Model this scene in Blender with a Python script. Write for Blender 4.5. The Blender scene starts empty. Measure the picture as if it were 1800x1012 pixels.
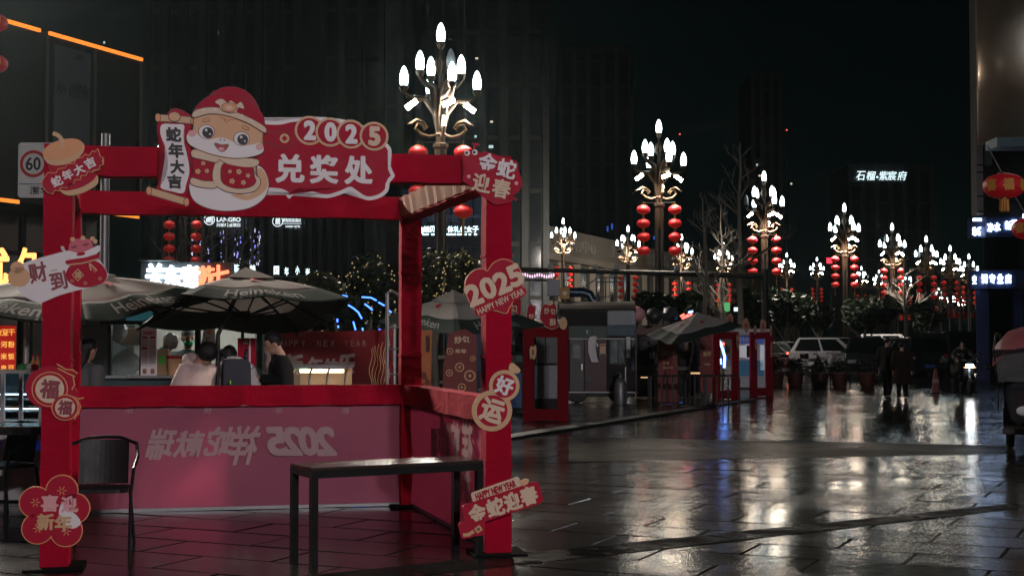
import bpy, bmesh, math, random
from mathutils import Vector, Matrix
rnd = random.Random(7)
PI = math.pi
sc = bpy.context.scene
COL = sc.collection

# ------------------------------------------------------------------ camera, sky, exposure
F = 2500.0; HC = 1.62; PITCH = math.atan(89 / F)          # focal length in photo pixels, eye height, upward tilt
cam_d = bpy.data.cameras.new('camera'); cam = bpy.data.objects.new('camera', cam_d); COL.objects.link(cam)
cam_d.sensor_width = 36; cam_d.lens = F / 1800 * 36; cam_d.clip_end = 3000; cam_d.clip_start = .05
cam.location = (0, 0, HC); cam.rotation_euler = (PI / 2 + PITCH, 0, 0)
sc.camera = cam
w = bpy.data.worlds.new('World'); sc.world = w; w.use_nodes = True
nt = w.node_tree; bg = nt.nodes['Background']
sky = nt.nodes.new('ShaderNodeTexSky'); sky.sky_type = 'NISHITA'; sky.sun_disc = False
sky.sun_elevation = math.radians(1.0); sky.sun_rotation = math.radians(170); sky.dust_density = 4
# a night sky: the same sky far below daylight, tinted by the city's green-teal mercury glow
mixn = nt.nodes.new('ShaderNodeMix'); mixn.data_type = 'RGBA'; mixn.blend_type = 'MIX'
mixn.inputs[0].default_value = .9; mixn.inputs[7].default_value = (.20, 1.0, 1.08, 1)
nt.links.new(sky.outputs[0], mixn.inputs[6]); nt.links.new(mixn.outputs[2], bg.inputs[0])
bg.inputs[1].default_value = .0014
sun_d = bpy.data.lights.new('moon', 'SUN'); sun_d.energy = .004; sun_d.angle = math.radians(12); sun_d.color = (1, .9, .8)
sun = bpy.data.objects.new('moon', sun_d); COL.objects.link(sun); sun.rotation_euler = (math.radians(48), 0, math.radians(-20))
sc.view_settings.view_transform = 'Standard'; sc.view_settings.look = 'None'
sc.view_settings.exposure = 0; sc.view_settings.gamma = 1
sc.render.engine = 'CYCLES'
sc.cycles.use_denoising = True
sc.cycles.max_bounces = 6; sc.cycles.diffuse_bounces = 2; sc.cycles.glossy_bounces = 3
sc.cycles.transparent_max_bounces = 8; sc.cycles.transmission_bounces = 3
sc.cycles.caustics_reflective = False; sc.cycles.caustics_refractive = False
sc.cycles.sample_clamp_indirect = 3
sc.cycles.use_adaptive_sampling = True; sc.cycles.adaptive_threshold = .03; sc.cycles.volume_bounces = 0
try: sc.cycles.use_light_tree = True
except Exception: pass

# ------------------------------------------------------------------ measuring: a photo pixel to a place
def ray(px, py):
    u = (px - 900) / F; v = (506 - py) / F; c, s = math.cos(PITCH), math.sin(PITCH)
    return Vector((u, c - v * s, s + v * c))
def at(px, py, Y):
    r = ray(px, py); return Vector((0, 0, HC)) + r * (Y / r.y)
def gnd(px, py, z=0):
    r = ray(px, py); return Vector((0, 0, HC)) + r * ((z - HC) / r.z)

# ------------------------------------------------------------------ materials
MATS = {}
def M(name, col, rough=.6, metal=0., var=.18, scale=6., bump=.15, emit=0., ecol=None, trans=0., alpha=1., spec=.5, glass=False, stretch=None):
    if name in MATS: return MATS[name]
    m = bpy.data.materials.new(name); m.use_nodes = True; t = m.node_tree; n = t.nodes; l = t.links
    b = n['Principled BSDF']; out = n['Material Output']
    b.inputs['Roughness'].default_value = rough; b.inputs['Metallic'].default_value = metal
    b.inputs['Specular IOR Level'].default_value = spec
    tc = n.new('ShaderNodeTexCoord'); no = n.new('ShaderNodeTexNoise'); no.inputs['Scale'].default_value = scale
    no.inputs['Detail'].default_value = 5; l.new(tc.outputs['Object'], no.inputs['Vector'])
    mx = n.new('ShaderNodeMix'); mx.data_type = 'RGBA'
    mx.inputs[6].default_value = (*[max(0, c * (1 - var)) for c in col], 1); mx.inputs[7].default_value = (*[min(1, c * (1 + var)) for c in col], 1)
    l.new(no.outputs['Fac'], mx.inputs[0]); l.new(mx.outputs[2], b.inputs['Base Color'])
    mr = n.new('ShaderNodeMapRange'); mr.inputs['To Min'].default_value = max(.02, rough - .12); mr.inputs['To Max'].default_value = min(1, rough + .12)
    l.new(no.outputs['Fac'], mr.inputs['Value']); l.new(mr.outputs[0], b.inputs['Roughness'])
    if bump:
        n2 = n.new('ShaderNodeTexNoise'); n2.inputs['Scale'].default_value = scale * 9; l.new(tc.outputs['Object'], n2.inputs['Vector'])
        if stretch:                                         # folds pulled along one direction
            mp = n.new('ShaderNodeMapping'); mp.inputs['Scale'].default_value = stretch; l.new(tc.outputs['Object'], mp.inputs[0]); l.new(mp.outputs[0], n2.inputs['Vector']); n2.inputs['Scale'].default_value = 2.2; n2.inputs['Detail'].default_value = 4; n2.inputs['Distortion'].default_value = .6
        bp = n.new('ShaderNodeBump'); bp.inputs['Strength'].default_value = bump; bp.inputs['Distance'].default_value = .05 if stretch else .01
        l.new(n2.outputs['Fac'], bp.inputs['Height']); l.new(bp.outputs[0], b.inputs['Normal'])
    if emit:
        b.inputs['Emission Color'].default_value = (*(ecol or col), 1); b.inputs['Emission Strength'].default_value = emit
    if glass:
        b.inputs['Alpha'].default_value = alpha
    if trans:
        tr = n.new('ShaderNodeBsdfTranslucent'); l.new(mx.outputs[2], tr.inputs[0])
        ms = n.new('ShaderNodeMixShader'); ms.inputs[0].default_value = trans
        l.new(b.outputs[0], ms.inputs[1]); l.new(tr.outputs[0], ms.inputs[2]); l.new(ms.outputs[0], out.inputs[0])
    MATS[name] = m
    return m
LAMPS = ('lit_bulb', 'lit_bulb_warm', 'kiosk_tube', 'case_tube', 'white_letters', 'case_led', 'shop_white', 'headlamp_lit', 'round_box', 'orange_letters')
def glow(name, col, s):                                    # a lit tube, letter or bulb
    m = M(name, tuple(min(1, c) * .8 for c in col), .4, emit=s, ecol=col, bump=0, var=.03)
    m.cycles.emission_sampling = 'AUTO' if name in LAMPS else 'NONE'   # small letters and sparks are found by the rays themselves
    return m

RED = M('red_cloth', (.36, .002, .022), .85, var=.38, scale=1.6, bump=.4, spec=.12, stretch=(1.6, 1.6, 3.2))
RED2 = M('red_print', (.40, .003, .028), .6, var=.1, spec=.2)
DRED = M('dark_red_board', (.20, .012, .016), .6, var=.25)
WHITE = M('white_print', (.74, .68, .70), .5, var=.06)
CREAM = M('cream_print', (.68, .50, .36), .55, var=.08)
GOLD = M('gold_print', (.58, .34, .17), .5, var=.12)
ORANGE = M('orange_print', (.66, .27, .10), .5, var=.1)
SKINC = M('tan_print', (.66, .36, .19), .55, var=.08)
INK = M('ink_black', (.012, .011, .012), .6)
PINKP = M('pink_print', (.72, .34, .36), .55, var=.08)
BLACKM = M('black_metal', (.005, .005, .006), .45, 0, var=.3, spec=.25)
DARKM = M('dark_metal', (.035, .033, .03), .45, .6, var=.3)
GREYM = M('grey_metal', (.24, .24, .25), .45, .7, var=.25)
STEEL = M('steel', (.5, .5, .5), .3, .9, var=.15)
BRONZE = M('bronze', (.07, .045, .028), .42, .75, var=.3)
WHITEM = M('white_panel', (.6, .6, .6), .5, var=.1)
GLASSD = M('dark_glass', (.01, .013, .015), .08, var=.1, bump=0)
GLASS = M('clear_glass', (.5, .6, .6), .06, alpha=.18, glass=True, bump=0, var=.05)
BULB = glow('lit_bulb', (.80, .96, 1.0), 9)
BULBF = glow('lit_bulb_warm', (1.0, .82, .60), 110)
UNLIT = M('unlit_bulb', (.5, .55, .56), .4)
LANT = M('lantern_red', (.5, .012, .016), .5, var=.2, emit=.10, ecol=(1, .03, .02), bump=.1)
TASSEL = M('tassel_gold', (.6, .28, .05), .7, var=.3)

# ------------------------------------------------------------------ mesh building
class MB:
    def __init__(s): s.v = []; s.f = []
    def add(s, vs, fs, m=None):
        o = len(s.v); s.v += [tuple(m @ Vector(p)) if m else tuple(p) for p in vs]; s.f += [tuple(i + o for i in f) for f in fs]; return s
    def box(s, c, d, rz=0, m=None):
        x, y, z = d[0] / 2, d[1] / 2, d[2] / 2
        vs = [(-x,-y,-z),(x,-y,-z),(x,y,-z),(-x,y,-z),(-x,-y,z),(x,-y,z),(x,y,z),(-x,y,z)]
        fs = [(0,3,2,1),(4,5,6,7),(0,1,5,4),(1,2,6,5),(2,3,7,6),(3,0,4,7)]
        return s.add(vs, fs, (m or Matrix()) @ Matrix.Translation(c) @ Matrix.Rotation(rz, 4, 'Z'))
    def bb(s, x0, x1, y0, y1, z0, z1): return s.box(((x0+x1)/2, (y0+y1)/2, (z0+z1)/2), (abs(x1-x0), abs(y1-y0), abs(z1-z0)))
    def bar(s, a, b, w_, d_=None, up=(0, 0, 1)):
        a, b = Vector(a), Vector(b); z = b - a; L = z.length; z.normalize(); d_ = d_ or w_
        u = Vector(up)
        if abs(z.dot(u)) > .98: u = Vector((0, 1, 0))
        x = u.cross(z).normalized(); y = z.cross(x)
        m = Matrix((x, y, z)).transposed().to_4x4(); m.translation = (a + b) / 2
        return s.box((0, 0, 0), (w_, d_, L), 0, m)
    def tube(s, pts, r, n=8, cap=True):
        pts = [Vector(p) for p in pts]; k = len(pts); rs = r if hasattr(r, '__len__') else [r] * k
        o = len(s.v); prev = None
        for i, p in enumerate(pts):
            t = (pts[min(i+1, k-1)] - pts[max(i-1, 0)])
            t = t.normalized() if t.length > 1e-9 else Vector((0, 0, 1))
            if prev is None:
                u = Vector((0, 0, 1)) if abs(t.z) < .9 else Vector((1, 0, 0))
                x = u.cross(t).normalized()
            else:
                x = (prev - t * prev.dot(t)).normalized()
            prev = x; y = t.cross(x)
            for j in range(n):
                a = 2 * PI * j / n; s.v.append(tuple(p + (x * math.cos(a) + y * math.sin(a)) * rs[i]))
        for i in range(k - 1):
            for j in range(n):
                a, b = o + i*n + j, o + i*n + (j+1) % n; s.f.append((a, b, b + n, a + n))
        if cap:
            s.f.append(tuple(o + j for j in range(n))[::-1]); s.f.append(tuple(o + (k-1)*n + j for j in range(n)))
        return s
    def cyl(s, a, b, r0, r1=None, n=12): return s.tube([a, b], [r0, r0 if r1 is None else r1], n)
    def lathe(s, prof, n=12, c=(0, 0, 0), m=None, ribs=0, ribd=0):
        o = len(s.v); mm = m or Matrix.Translation(c)
        for r, z in prof:
            for j in range(n):
                a = 2*PI*j/n; q = r * (1 + ribd * math.cos(ribs * a)) if ribs else r
                s.v.append(tuple(mm @ Vector((q*math.cos(a), q*math.sin(a), z))))
        for i in range(len(prof)-1):
            for j in range(n):
                a, b = o+i*n+j, o+i*n+(j+1) % n; s.f.append((a, b, b+n, a+n))
        s.f.append(tuple(o+j for j in range(n))[::-1]); s.f.append(tuple(o+(len(prof)-1)*n+j for j in range(n)))
        return s
    def ball(s, c, r, n=12, k=8):
        r = (r, r, r) if not hasattr(r, '__len__') else r
        prof = [(math.sin(PI*i/k) + (1e-3 if i in (0, k) else 0), -math.cos(PI*i/k)) for i in range(k+1)]
        return s.lathe(prof, n, m=Matrix.Translation(c) @ Matrix.Diagonal((r[0], r[1], r[2], 1)))
    def prism(s, pts, y0, y1):                              # outline in x,z pushed along y
        bm = bmesh.new(); vs = [bm.verts.new((p[0], y0, p[1])) for p in pts]
        try: f = bm.faces.new(vs)
        except ValueError: bm.free(); return s
        r = bmesh.ops.triangulate(bm, faces=[f])
        bm.verts.index_update(); k = len(pts)
        ar = sum(pts[i][0]*pts[(i+1) % k][1] - pts[(i+1) % k][0]*pts[i][1] for i in range(k))
        tris = [tuple(v.index for v in q.verts) for q in bm.faces]; bm.free()
        o = len(s.v); s.v += [(p[0], y0, p[1]) for p in pts] + [(p[0], y1, p[1]) for p in pts]
        for q in tris: s.f.append(tuple(o+i for i in q)); s.f.append(tuple(o+k+i for i in q[::-1]))
        for i in range(k):
            j = (i+1) % k; s.f.append((o+i, o+j, o+k+j, o+k+i) if ar > 0 else (o+j, o+i, o+k+i, o+k+j))
        return s
    def quad(s, a, b, c, d): return s.add([a, b, c, d], [(0, 1, 2, 3)])
    def mesh(s, name, smooth=False):
        me = bpy.data.meshes.new(name); me.from_pydata(s.v, [], s.f); me.validate()
        bm = bmesh.new(); bm.from_mesh(me); bmesh.ops.recalc_face_normals(bm, faces=bm.faces); bm.to_mesh(me); bm.free()
        if smooth:
            me.shade_smooth()
            try: me.set_sharp_from_angle(angle=math.radians(40))
            except Exception: pass
        return me
    def build(s, name, mat, parent=None, smooth=False, loc=None):
        me = s.mesh(name, smooth); me.materials.append(mat)
        return put(name, me, parent, loc)
def put(name, me, parent=None, loc=None, rz=0):
    o = bpy.data.objects.new(name, me); COL.objects.link(o)
    if parent is not None: o.parent = parent
    if loc is not None: o.location = loc
    o.rotation_euler.z = rz
    return o
TS = bpy.data.scenes.new('workshop')                          # a scratch scene for evaluating modifiers and type; removed at the end
def evaluated(o):
    TS.collection.objects.link(o); vl = TS.view_layers[0]; vl.update()
    me = bpy.data.meshes.new_from_object(o.evaluated_get(vl.depsgraph)); TS.collection.objects.unlink(o); return me
def tag(o, label, cat, group=None):
    o['label'] = label; o['category'] = cat
    if group: o['group'] = group
    return o
def thing(name, label, cat, loc=(0, 0, 0), rz=0, group=None):
    o = bpy.data.objects.new(name, None); COL.objects.link(o); o.location = loc; o.rotation_euler.z = rz
    o.empty_display_size = .2
    return tag(o, label, cat, group)
def kind(o, k): o['kind'] = k; return o
def copy_tree(o, parent=None):
    c = o.copy(); COL.objects.link(c)
    if parent is not None: c.parent = parent
    for ch in o.children: copy_tree(ch, c)
    return c

# ------------------------------------------------------------------ flat shapes and writing
def smooth_closed(pts, k=5):
    out = []; n = len(pts)
    for i in range(n):
        p0, p1, p2, p3 = (Vector((*pts[(i+d) % n], 0)) for d in (-1, 0, 1, 2))
        for j in range(k):
            t = j / k
            q = .5*((2*p1)+(p2-p0)*t+(2*p0-5*p1+4*p2-p3)*t*t+(3*p1-p0-3*p2+p3)*t**3)
            out.append((q.x, q.y))
    return out
def ell(cx, cy, rx, ry=None, n=28, a0=0, a1=2*PI, rot=0):
    ry = rx if ry is None else ry; out = []
    full = abs(a1 - a0) > 6.28
    for i in range(n if full else n+1):
        a = a0 + (a1-a0)*i/n; x, y = rx*math.cos(a), ry*math.sin(a)
        out.append((cx + x*math.cos(rot) - y*math.sin(rot), cy + x*math.sin(rot) + y*math.cos(rot)))
    return out
def rrect(cx, cy, w_, h_, r, rot=0, n=4):
    out = []
    for sx, sy, a in ((1, 1, 0), (-1, 1, PI/2), (-1, -1, PI), (1, -1, 1.5*PI)):
        for i in range(n+1):
            b = a + PI/2*i/n; x = sx*(w_/2-r) + r*math.cos(b); y = sy*(h_/2-r) + r*math.sin(b)
            out.append((cx + x*math.cos(rot) - y*math.sin(rot), cy + x*math.sin(rot) + y*math.cos(rot)))
    return out
def stroke(pts, w_, closed=False):                          # a ribbon round a line
    n = len(pts); L = []; R = []
    ws = w_ if hasattr(w_, '__len__') else [w_]*n
    for i in range(n):
        a = Vector(pts[max(i-1, 0)]); b = Vector(pts[min(i+1, n-1)]); d = (b-a)
        d = d.normalized() if d.length > 1e-9 else Vector((1, 0)); q = Vector((-d.y, d.x)); p = Vector(pts[i])
        L.append(tuple(p+q*ws[i]/2)); R.append(tuple(p-q*ws[i]/2))
    return L + R[::-1]
_tc = {}
def text_mesh(body, bold=.0, extrude=.0):
    k = (body, bold, extrude)
    if k in _tc: return _tc[k]
    c = bpy.data.curves.new('lettering', 'FONT'); c.body = body; c.offset = bold; c.extrude = extrude; c.align_x = 'CENTER'; c.resolution_u = 3
    o = bpy.data.objects.new('lettering', c); me = evaluated(o)
    bpy.data.objects.remove(o); bpy.data.curves.remove(c)
    xs = [v.co.x for v in me.vertices]; ys = [v.co.y for v in me.vertices]
    _tc[k] = ([(v.co.x, v.co.y, v.co.z) for v in me.vertices], [tuple(p.vertices) for p in me.polygons], min(xs), max(xs), min(ys), max(ys))
    bpy.data.meshes.remove(me)
    return _tc[k]
def text(body, w_, h_, mat, parent, pos, rot=0, bold=.015, depth=.004, mirror=False, name='lettering', rz=0, slant=0, curve=None):
    """writing in the x,z plane facing -y, fitted to w_ by h_ metres, its centre at pos"""
    vs, fs, x0, x1, y0, y1 = text_mesh(body, min(bold, .012), 0)
    sx = w_/(x1-x0); sy = h_/(y1-y0); cx, cy = (x0+x1)/2, (y0+y1)/2; out = []
    for x, y, z in vs:
        X = (x-cx)*sx; Y = (y-cy)*sy; X += slant*Y
        if curve: Y += curve(X)
        if mirror: X = -X
        a = X*math.cos(rot)-Y*math.sin(rot); b = X*math.sin(rot)+Y*math.cos(rot)
        out.append((a, 0, b))
    me = bpy.data.meshes.new(name); n = len(out)
    cnt = {}
    for f in fs:
        for i in range(len(f)):
            e = (f[i], f[(i+1) % len(f)]); cnt[e] = cnt.get(e, 0)+1
    sides = [(a, b, b+n, a+n) for (a, b) in cnt if (b, a) not in cnt]
    V, FF = [], []
    wt = max(0, bold-.012)*min(abs(sx), abs(sy))             # heavy type: the glyph struck several times round its outline
    shifts = [(0, 0)]+([(wt*math.cos(q*PI/3), wt*math.sin(q*PI/3)) for q in range(6)] if wt > 0 else [])
    for i, (dx, dz) in enumerate(shifts):
        o = len(V); dd = depth+i*.00025
        V += [(x+dx, -dd, z+dz) for x, y, z in out]+[(x+dx, -.0002*i, z+dz) for x, y, z in out]
        FF += [tuple(k+o for k in f) for f in fs]+[tuple(k+o for k in f) for f in sides]
    me.from_pydata(V, [], FF)
    me.materials.append(mat)
    return put(name, me, parent, pos, rz)
def text_map(body, fn, mat, parent, aspect=1., bold=.012, name='lettering'):
    """writing wrapped on a surface: fn(u, v) gives the point for u, v in 0..1 across and up the words"""
    vs, fs, x0, x1, y0, y1 = text_mesh(body, min(bold, .012), 0)
    me = bpy.data.meshes.new(name); me.from_pydata([tuple(fn((x-x0)/(x1-x0), (y-y0)/(y1-y0))) for x, y, z in vs], [], fs); me.materials.append(mat)
    return put(name, me, parent)
class Canvas:
    """flat artwork: outlines given in the pixels of a drawing, each piece a thin plate set a little proud of the one below"""
    def __init__(s, root, cx, cy, sc_, y=0.): s.root, s.cx, s.cy, s.s, s.y = root, cx, cy, sc_, y
    def p(s, pts): return [((x-s.cx)*s.s, (s.cy-y)*s.s) for x, y in pts]
    def plate(s, name, pts, layer, mat, thick=None, parent=None, back=None):
        yf = s.y-.012-layer*.0035
        yb = back if back is not None else yf+.003
        return MB().prism(s.p(pts), yf, yb).build(name, mat, parent or s.root)
    def text(s, body, x, y, w_, h_, layer, mat, rot=0, **k):
        q = s.p([(x, y)])[0]
        return text(body, w_*s.s, h_*s.s, mat, k.pop('parent', s.root), (q[0], s.y-.012-layer*.0035, q[1]), rot, **k)
# ------------------------------------------------------------------ the ground: asphalt sheet, wet stone slabs, strips
def wet(name, c1, c2, r0, r1, puddle=.25, bump=.12):
    m = bpy.data.materials.new(name); m.use_nodes = True; t = m.node_tree; n = t.nodes; l = t.links; b = n['Principled BSDF']
    geo = n.new('ShaderNodeNewGeometry')
    a = n.new('ShaderNodeTexNoise'); a.inputs['Scale'].default_value = puddle; a.inputs['Detail'].default_value = 6; a.inputs['Roughness'].default_value = .6
    l.new(geo.outputs['Position'], a.inputs['Vector'])
    g = n.new('ShaderNodeTexNoise'); g.inputs['Scale'].default_value = 14; g.inputs['Detail'].default_value = 6; l.new(geo.outputs['Position'], g.inputs['Vector'])
    mx = n.new('ShaderNodeMix'); mx.data_type = 'RGBA'; mx.inputs[6].default_value = (*c1, 1); mx.inputs[7].default_value = (*c2, 1)
    l.new(g.outputs['Fac'], mx.inputs[0]); l.new(mx.outputs[2], b.inputs['Base Color'])
    mr = n.new('ShaderNodeMapRange'); mr.inputs['From Min'].default_value = .38; mr.inputs['From Max'].default_value = .62
    mr.inputs['To Min'].default_value = r0; mr.inputs['To Max'].default_value = r1
    l.new(a.outputs['Fac'], mr.inputs['Value']); l.new(mr.outputs[0], b.inputs['Roughness'])
    b.inputs['IOR'].default_value = 1.36
    g2 = n.new('ShaderNodeTexNoise'); g2.inputs['Scale'].default_value = 34; g2.inputs['Detail'].default_value = 3; l.new(geo.outputs['Position'], g2.inputs['Vector'])
    g3 = n.new('ShaderNodeTexNoise'); g3.inputs['Scale'].default_value = 8; g3.inputs['Detail'].default_value = 4; l.new(geo.outputs['Position'], g3.inputs['Vector'])
    b1 = n.new('ShaderNodeBump'); b1.inputs['Distance'].default_value = .003
    st = n.new('ShaderNodeMapRange'); st.inputs['From Min'].default_value = .42; st.inputs['From Max'].default_value = .6
    st.inputs['To Min'].default_value = bump*.25; st.inputs['To Max'].default_value = bump*1.6
    l.new(a.outputs['Fac'], st.inputs['Value']); l.new(st.outputs[0], b1.inputs['Strength']); l.new(g2.outputs['Fac'], b1.inputs['Height'])
    b2 = n.new('ShaderNodeBump'); b2.inputs['Distance'].default_value = .01; b2.inputs['Strength'].default_value = bump*.22
    l.new(g3.outputs['Fac'], b2.inputs['Height']); l.new(b1.outputs[0], b2.inputs['Normal']); l.new(b2.outputs[0], b.inputs['Normal'])
    MATS[name] = m; return m
ASPH = wet('wet_asphalt', (.018, .018, .018), (.045, .043, .04), .2, .42, .3, .2)
SLAB = wet('wet_stone', (.008, .0078, .0074), (.03, .028, .025), .115, .175, .6, .6)
STRIP = wet('wet_rough_strip', (.012, .012, .011), (.034, .032, .028), .26, .4, .5, .5)
STRIP.node_tree.nodes['Principled BSDF'].inputs['Specular IOR Level'].default_value = .03
DRAIN = wet('drain_iron', (.004, .004, .004), (.012, .012, .012), .12, .6, 1.6, .6)
DRAIN.node_tree.nodes['Principled BSDF'].inputs['Specular IOR Level'].default_value = .012
ground = kind(MB().quad((-1500, -300, -.035), (1500, -300, -.035), (1500, 2600, -.035), (-1500, 2600, -.035)).build('ground', ASPH), 'structure')
TH = math.radians(65); SU = Vector((math.cos(TH), math.sin(TH))); SV = Vector((math.sin(TH), -math.cos(TH)))   # along and across the street
def paver_mesh(a, b, h=.03, ch=.006):
    x, y = a/2, b/2; m = MB()
    v = [(-x,-y,-h),(x,-y,-h),(x,y,-h),(-x,y,-h),(-x,-y,-ch),(x,-y,-ch),(x,y,-ch),(-x,y,-ch),(-x+ch,-y+ch,0),(x-ch,-y+ch,0),(x-ch,y-ch,0),(-x+ch,y-ch,0)]
    f = [(8,9,10,11)]+[(i, (i+1) % 4, 4+(i+1) % 4, 4+i) for i in range(4)]+[(4+i, 4+(i+1) % 4, 8+(i+1) % 4, 8+i) for i in range(4)]
    return v, f
LA, LB = 1.2, .6
pv, pf = paver_mesh(LA-.014, LB-.014, ch=.009)
slots = []
rz = math.atan2(SV.y, SV.x)
for i in range(-75, 140):
    for j in range(-48, 50):
        c = SU*(i*LB) + SV*((j+.5*(i % 2))*LA)
        if c.y < -2 or c.y > 74 or c.x < -26 or c.x > 44 or (c.y > 30 and c.x < -14): continue
        slots.append(c)
def seen(c):
    if c.y < 7: return False
    x = 900+F*c.x/c.y; y = 595+F*HC/c.y
    if x < 120 and y < 900: return False
    return -40 < x < 1840 and y < 1040 and not (130 < x < 835 and y < 892)
near = sorted([c for c in slots if seen(c)], key=lambda c: c.length)[:300]
ns = set(id(c) for c in near)
big = MB()
for c in slots:
    tilt = (rnd.gauss(0, .0022), rnd.gauss(0, .0022)); dz = rnd.gauss(0, .0011)
    if id(c) in ns:
        me = bpy.data.meshes.get('paver')
        if me is None:
            me = bpy.data.meshes.new('paver'); me.from_pydata(pv, [], pf); me.materials.append(SLAB)
        o = put('paver', me, ground, (c.x, c.y, dz)); o.rotation_euler = (tilt[0], tilt[1], rz)
    else:
        big.add(pv, pf, Matrix.Translation((c.x, c.y, dz)) @ Matrix.Rotation(rz, 4, 'Z') @ Matrix.Rotation(tilt[0], 4, 'X') @ Matrix.Rotation(tilt[1], 4, 'Y'))
me = bpy.data.meshes.new('paver_field'); me.from_pydata(big.v, [], big.f); me.materials.append(SLAB)
kind(put('paver_field', me, ground), 'stuff')
def strip(name, px, mat, z0, z1):
    p = [gnd(*q) for q in px]; m = MB()
    m.add([(q.x, q.y, z0) for q in p]+[(q.x, q.y, z1) for q in p], [(4, 5, 6, 7)]+[(i, (i+1) % 4, 4+(i+1) % 4, 4+i) for i in range(4)])
    return kind(m.build(name, mat), 'structure')
strip('drain_channel', [(300, 1062), (1790, 893), (1790, 884), (300, 1036)], DRAIN, -.02, .005)
strip('rough_paving_band', [(1000, 812), (1780, 797), (1780, 783), (1000, 768)], STRIP, -.02, .005)
strip('terrace_kerb', [(880, 776), (1330, 704), (1323, 702), (868, 771)], M('kerb_stone', (.012, .012, .011), .6, spec=.12), -.02, .045)
# the carriageway beyond the parked cars, with a kerbed verge for the planting
def ribbon(name, s0, s1, t0, t1, mat, z):
    p = [SU*s0+SV*t0, SU*s1+SV*t0, SU*s1+SV*t1, SU*s0+SV*t1]; m = MB()
    m.add([(q.x, q.y, -.03) for q in p]+[(q.x, q.y, z) for q in p], [(4, 5, 6, 7)]+[(i, (i+1) % 4, 4+(i+1) % 4, 4+i) for i in range(4)])
    return kind(m.build(name, mat), 'structure')
# ------------------------------------------------------------------ street lamps
def lamp_meshes():
    """a many-armed lamp; z counts down from the tip of the top bulb at z = 0"""
    D = {}
    cup = MB(); cup.lathe([(.05, -.85), (.11, -.78), (.15, -.66), (.13, -.62)], 10); D['cup'] = cup.mesh('cup', True)
    bl = MB(); bl.lathe([(.08, -.66), (.125, -.56), (.14, -.43), (.13, -.29), (.092, -.14), (.045, -.04), (.005, 0)], 12); D['bulb'] = bl.mesh('bulb', True)
    rg = MB()
    for z, r in ((-.54, .130), (-.47, .139)): rg.lathe([(r, z-.008), (r+.008, z), (r, z+.008)], 12)
    D['ring'] = rg.mesh('bulb_band', True)
    st = MB(); st.tube([(0, 0, -3.7), (0, 0, -2.6), (0, 0, -1.4), (0, 0, -.8)], [.13, .10, .06, .04], 10)
    for a in range(4):                                     # small leaves on the stem
        t = a*PI/2+.4; p = [(0.05*math.cos(t), .05*math.sin(t), -1.7), (.16*math.cos(t), .16*math.sin(t), -1.35), (.12*math.cos(t), .12*math.sin(t), -1.05)]
        st.tube(p, [.03, .07, .01], 6)
    D['stem'] = st.mesh('stem', True)
    def arm(r, dz):
        m = MB(); p = [(0.06, 0, -3.55), (.18, 0, -2.9), (r*.42, 0, (-3.1+dz*2)/3-.45), (r*.78, 0, dz-1.0), (r, 0, dz-.84)]
        m.tube(p, [.07, .09, .10, .085, .05], 8)
        for i in range(len(m.v)): x, y, z = m.v[i]; m.v[i] = (x, y*1.5, z)
        return m.mesh('arm', True)
    D['arm1'] = arm(.72, -.95); D['arm2'] = arm(1.2, -1.45)
    sc_ = MB()                                             # a bird-like scroll
    pts = [(.12, 0, -3.55), (.35, 0, -3.62), (.62, 0, -3.55), (.80, 0, -3.38), (.72, 0, -3.22), (.55, 0, -3.26), (.50, 0, -3.40), (.42, 0, -3.32), (.55, 0, -3.16), (.76, 0, -3.10), (.92, 0, -3.2), (1.05, 0, -3.24)]
    sc_.tube(pts, [.05, .06, .06, .06, .05, .05, .05, .045, .05, .06, .05, .01], 6)
    D['scroll'] = sc_.mesh('scroll', True)
    cap = MB(); cap.lathe([(.16, -5.0), (.2, -4.95), (.2, -4.0), (.25, -3.95), (.25, -3.85), (.15, -3.8), (.15, -3.6), (.2, -3.55), (.12, -3.45)], 8); D['capital'] = cap.mesh('capital')
    pole = MB()
    for a in range(4):
        t = a*PI/2+PI/4; pole.cyl((.15*math.cos(t), .15*math.sin(t), 0), (.15*math.cos(t), .15*math.sin(t), 1), .085, None, 10)
    pole.cyl((0, 0, 0), (0, 0, 1), .1, None, 8); D['pole'] = pole.mesh('pole', True)
    base = MB(); base.lathe([(.5, 0), (.5, .25), (.42, .32), (.36, .9), (.4, 1.0), (.3, 1.1)], 8); D['base'] = base.mesh('base')
    fl = MB(); fl.box((0, 0, 0), (.42, .2, .1)); fl.box((0, 0, .09), (.1, .1, .12)); D['flood'] = fl.mesh('floodlight')
    fp = MB(); fp.box((0, 0, -.056), (.40, .19, .012)); D['floodp'] = fp.mesh('diffuser')
    br = MB(); br.bar((-.74, 0, -3.78), (.74, 0, -3.78), .035); D['bracket'] = br.mesh('bracket')
    mats = dict(cup=BRONZE, stem=BRONZE, arm1=BRONZE, arm2=BRONZE, scroll=GOLDM, capital=BRONZE, pole=POLEM, base=POLEM, flood=DARKM, floodp=BULBF, bracket=DARKM, ring=DARKM, bulb=BULB)
    for k, v in D.items(): v.materials.append(mats[k])
    u = D['bulb'].copy(); u.materials.clear(); u.materials.append(UNLIT); D['unlit'] = u
    return D
GOLDM = M('gold_metal', (.12, .078, .042), .4, .6, var=.25)
POLEM = M('pole_paint', (.05, .04, .032), .4, .5, var=.3)
LD = lamp_meshes()
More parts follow.
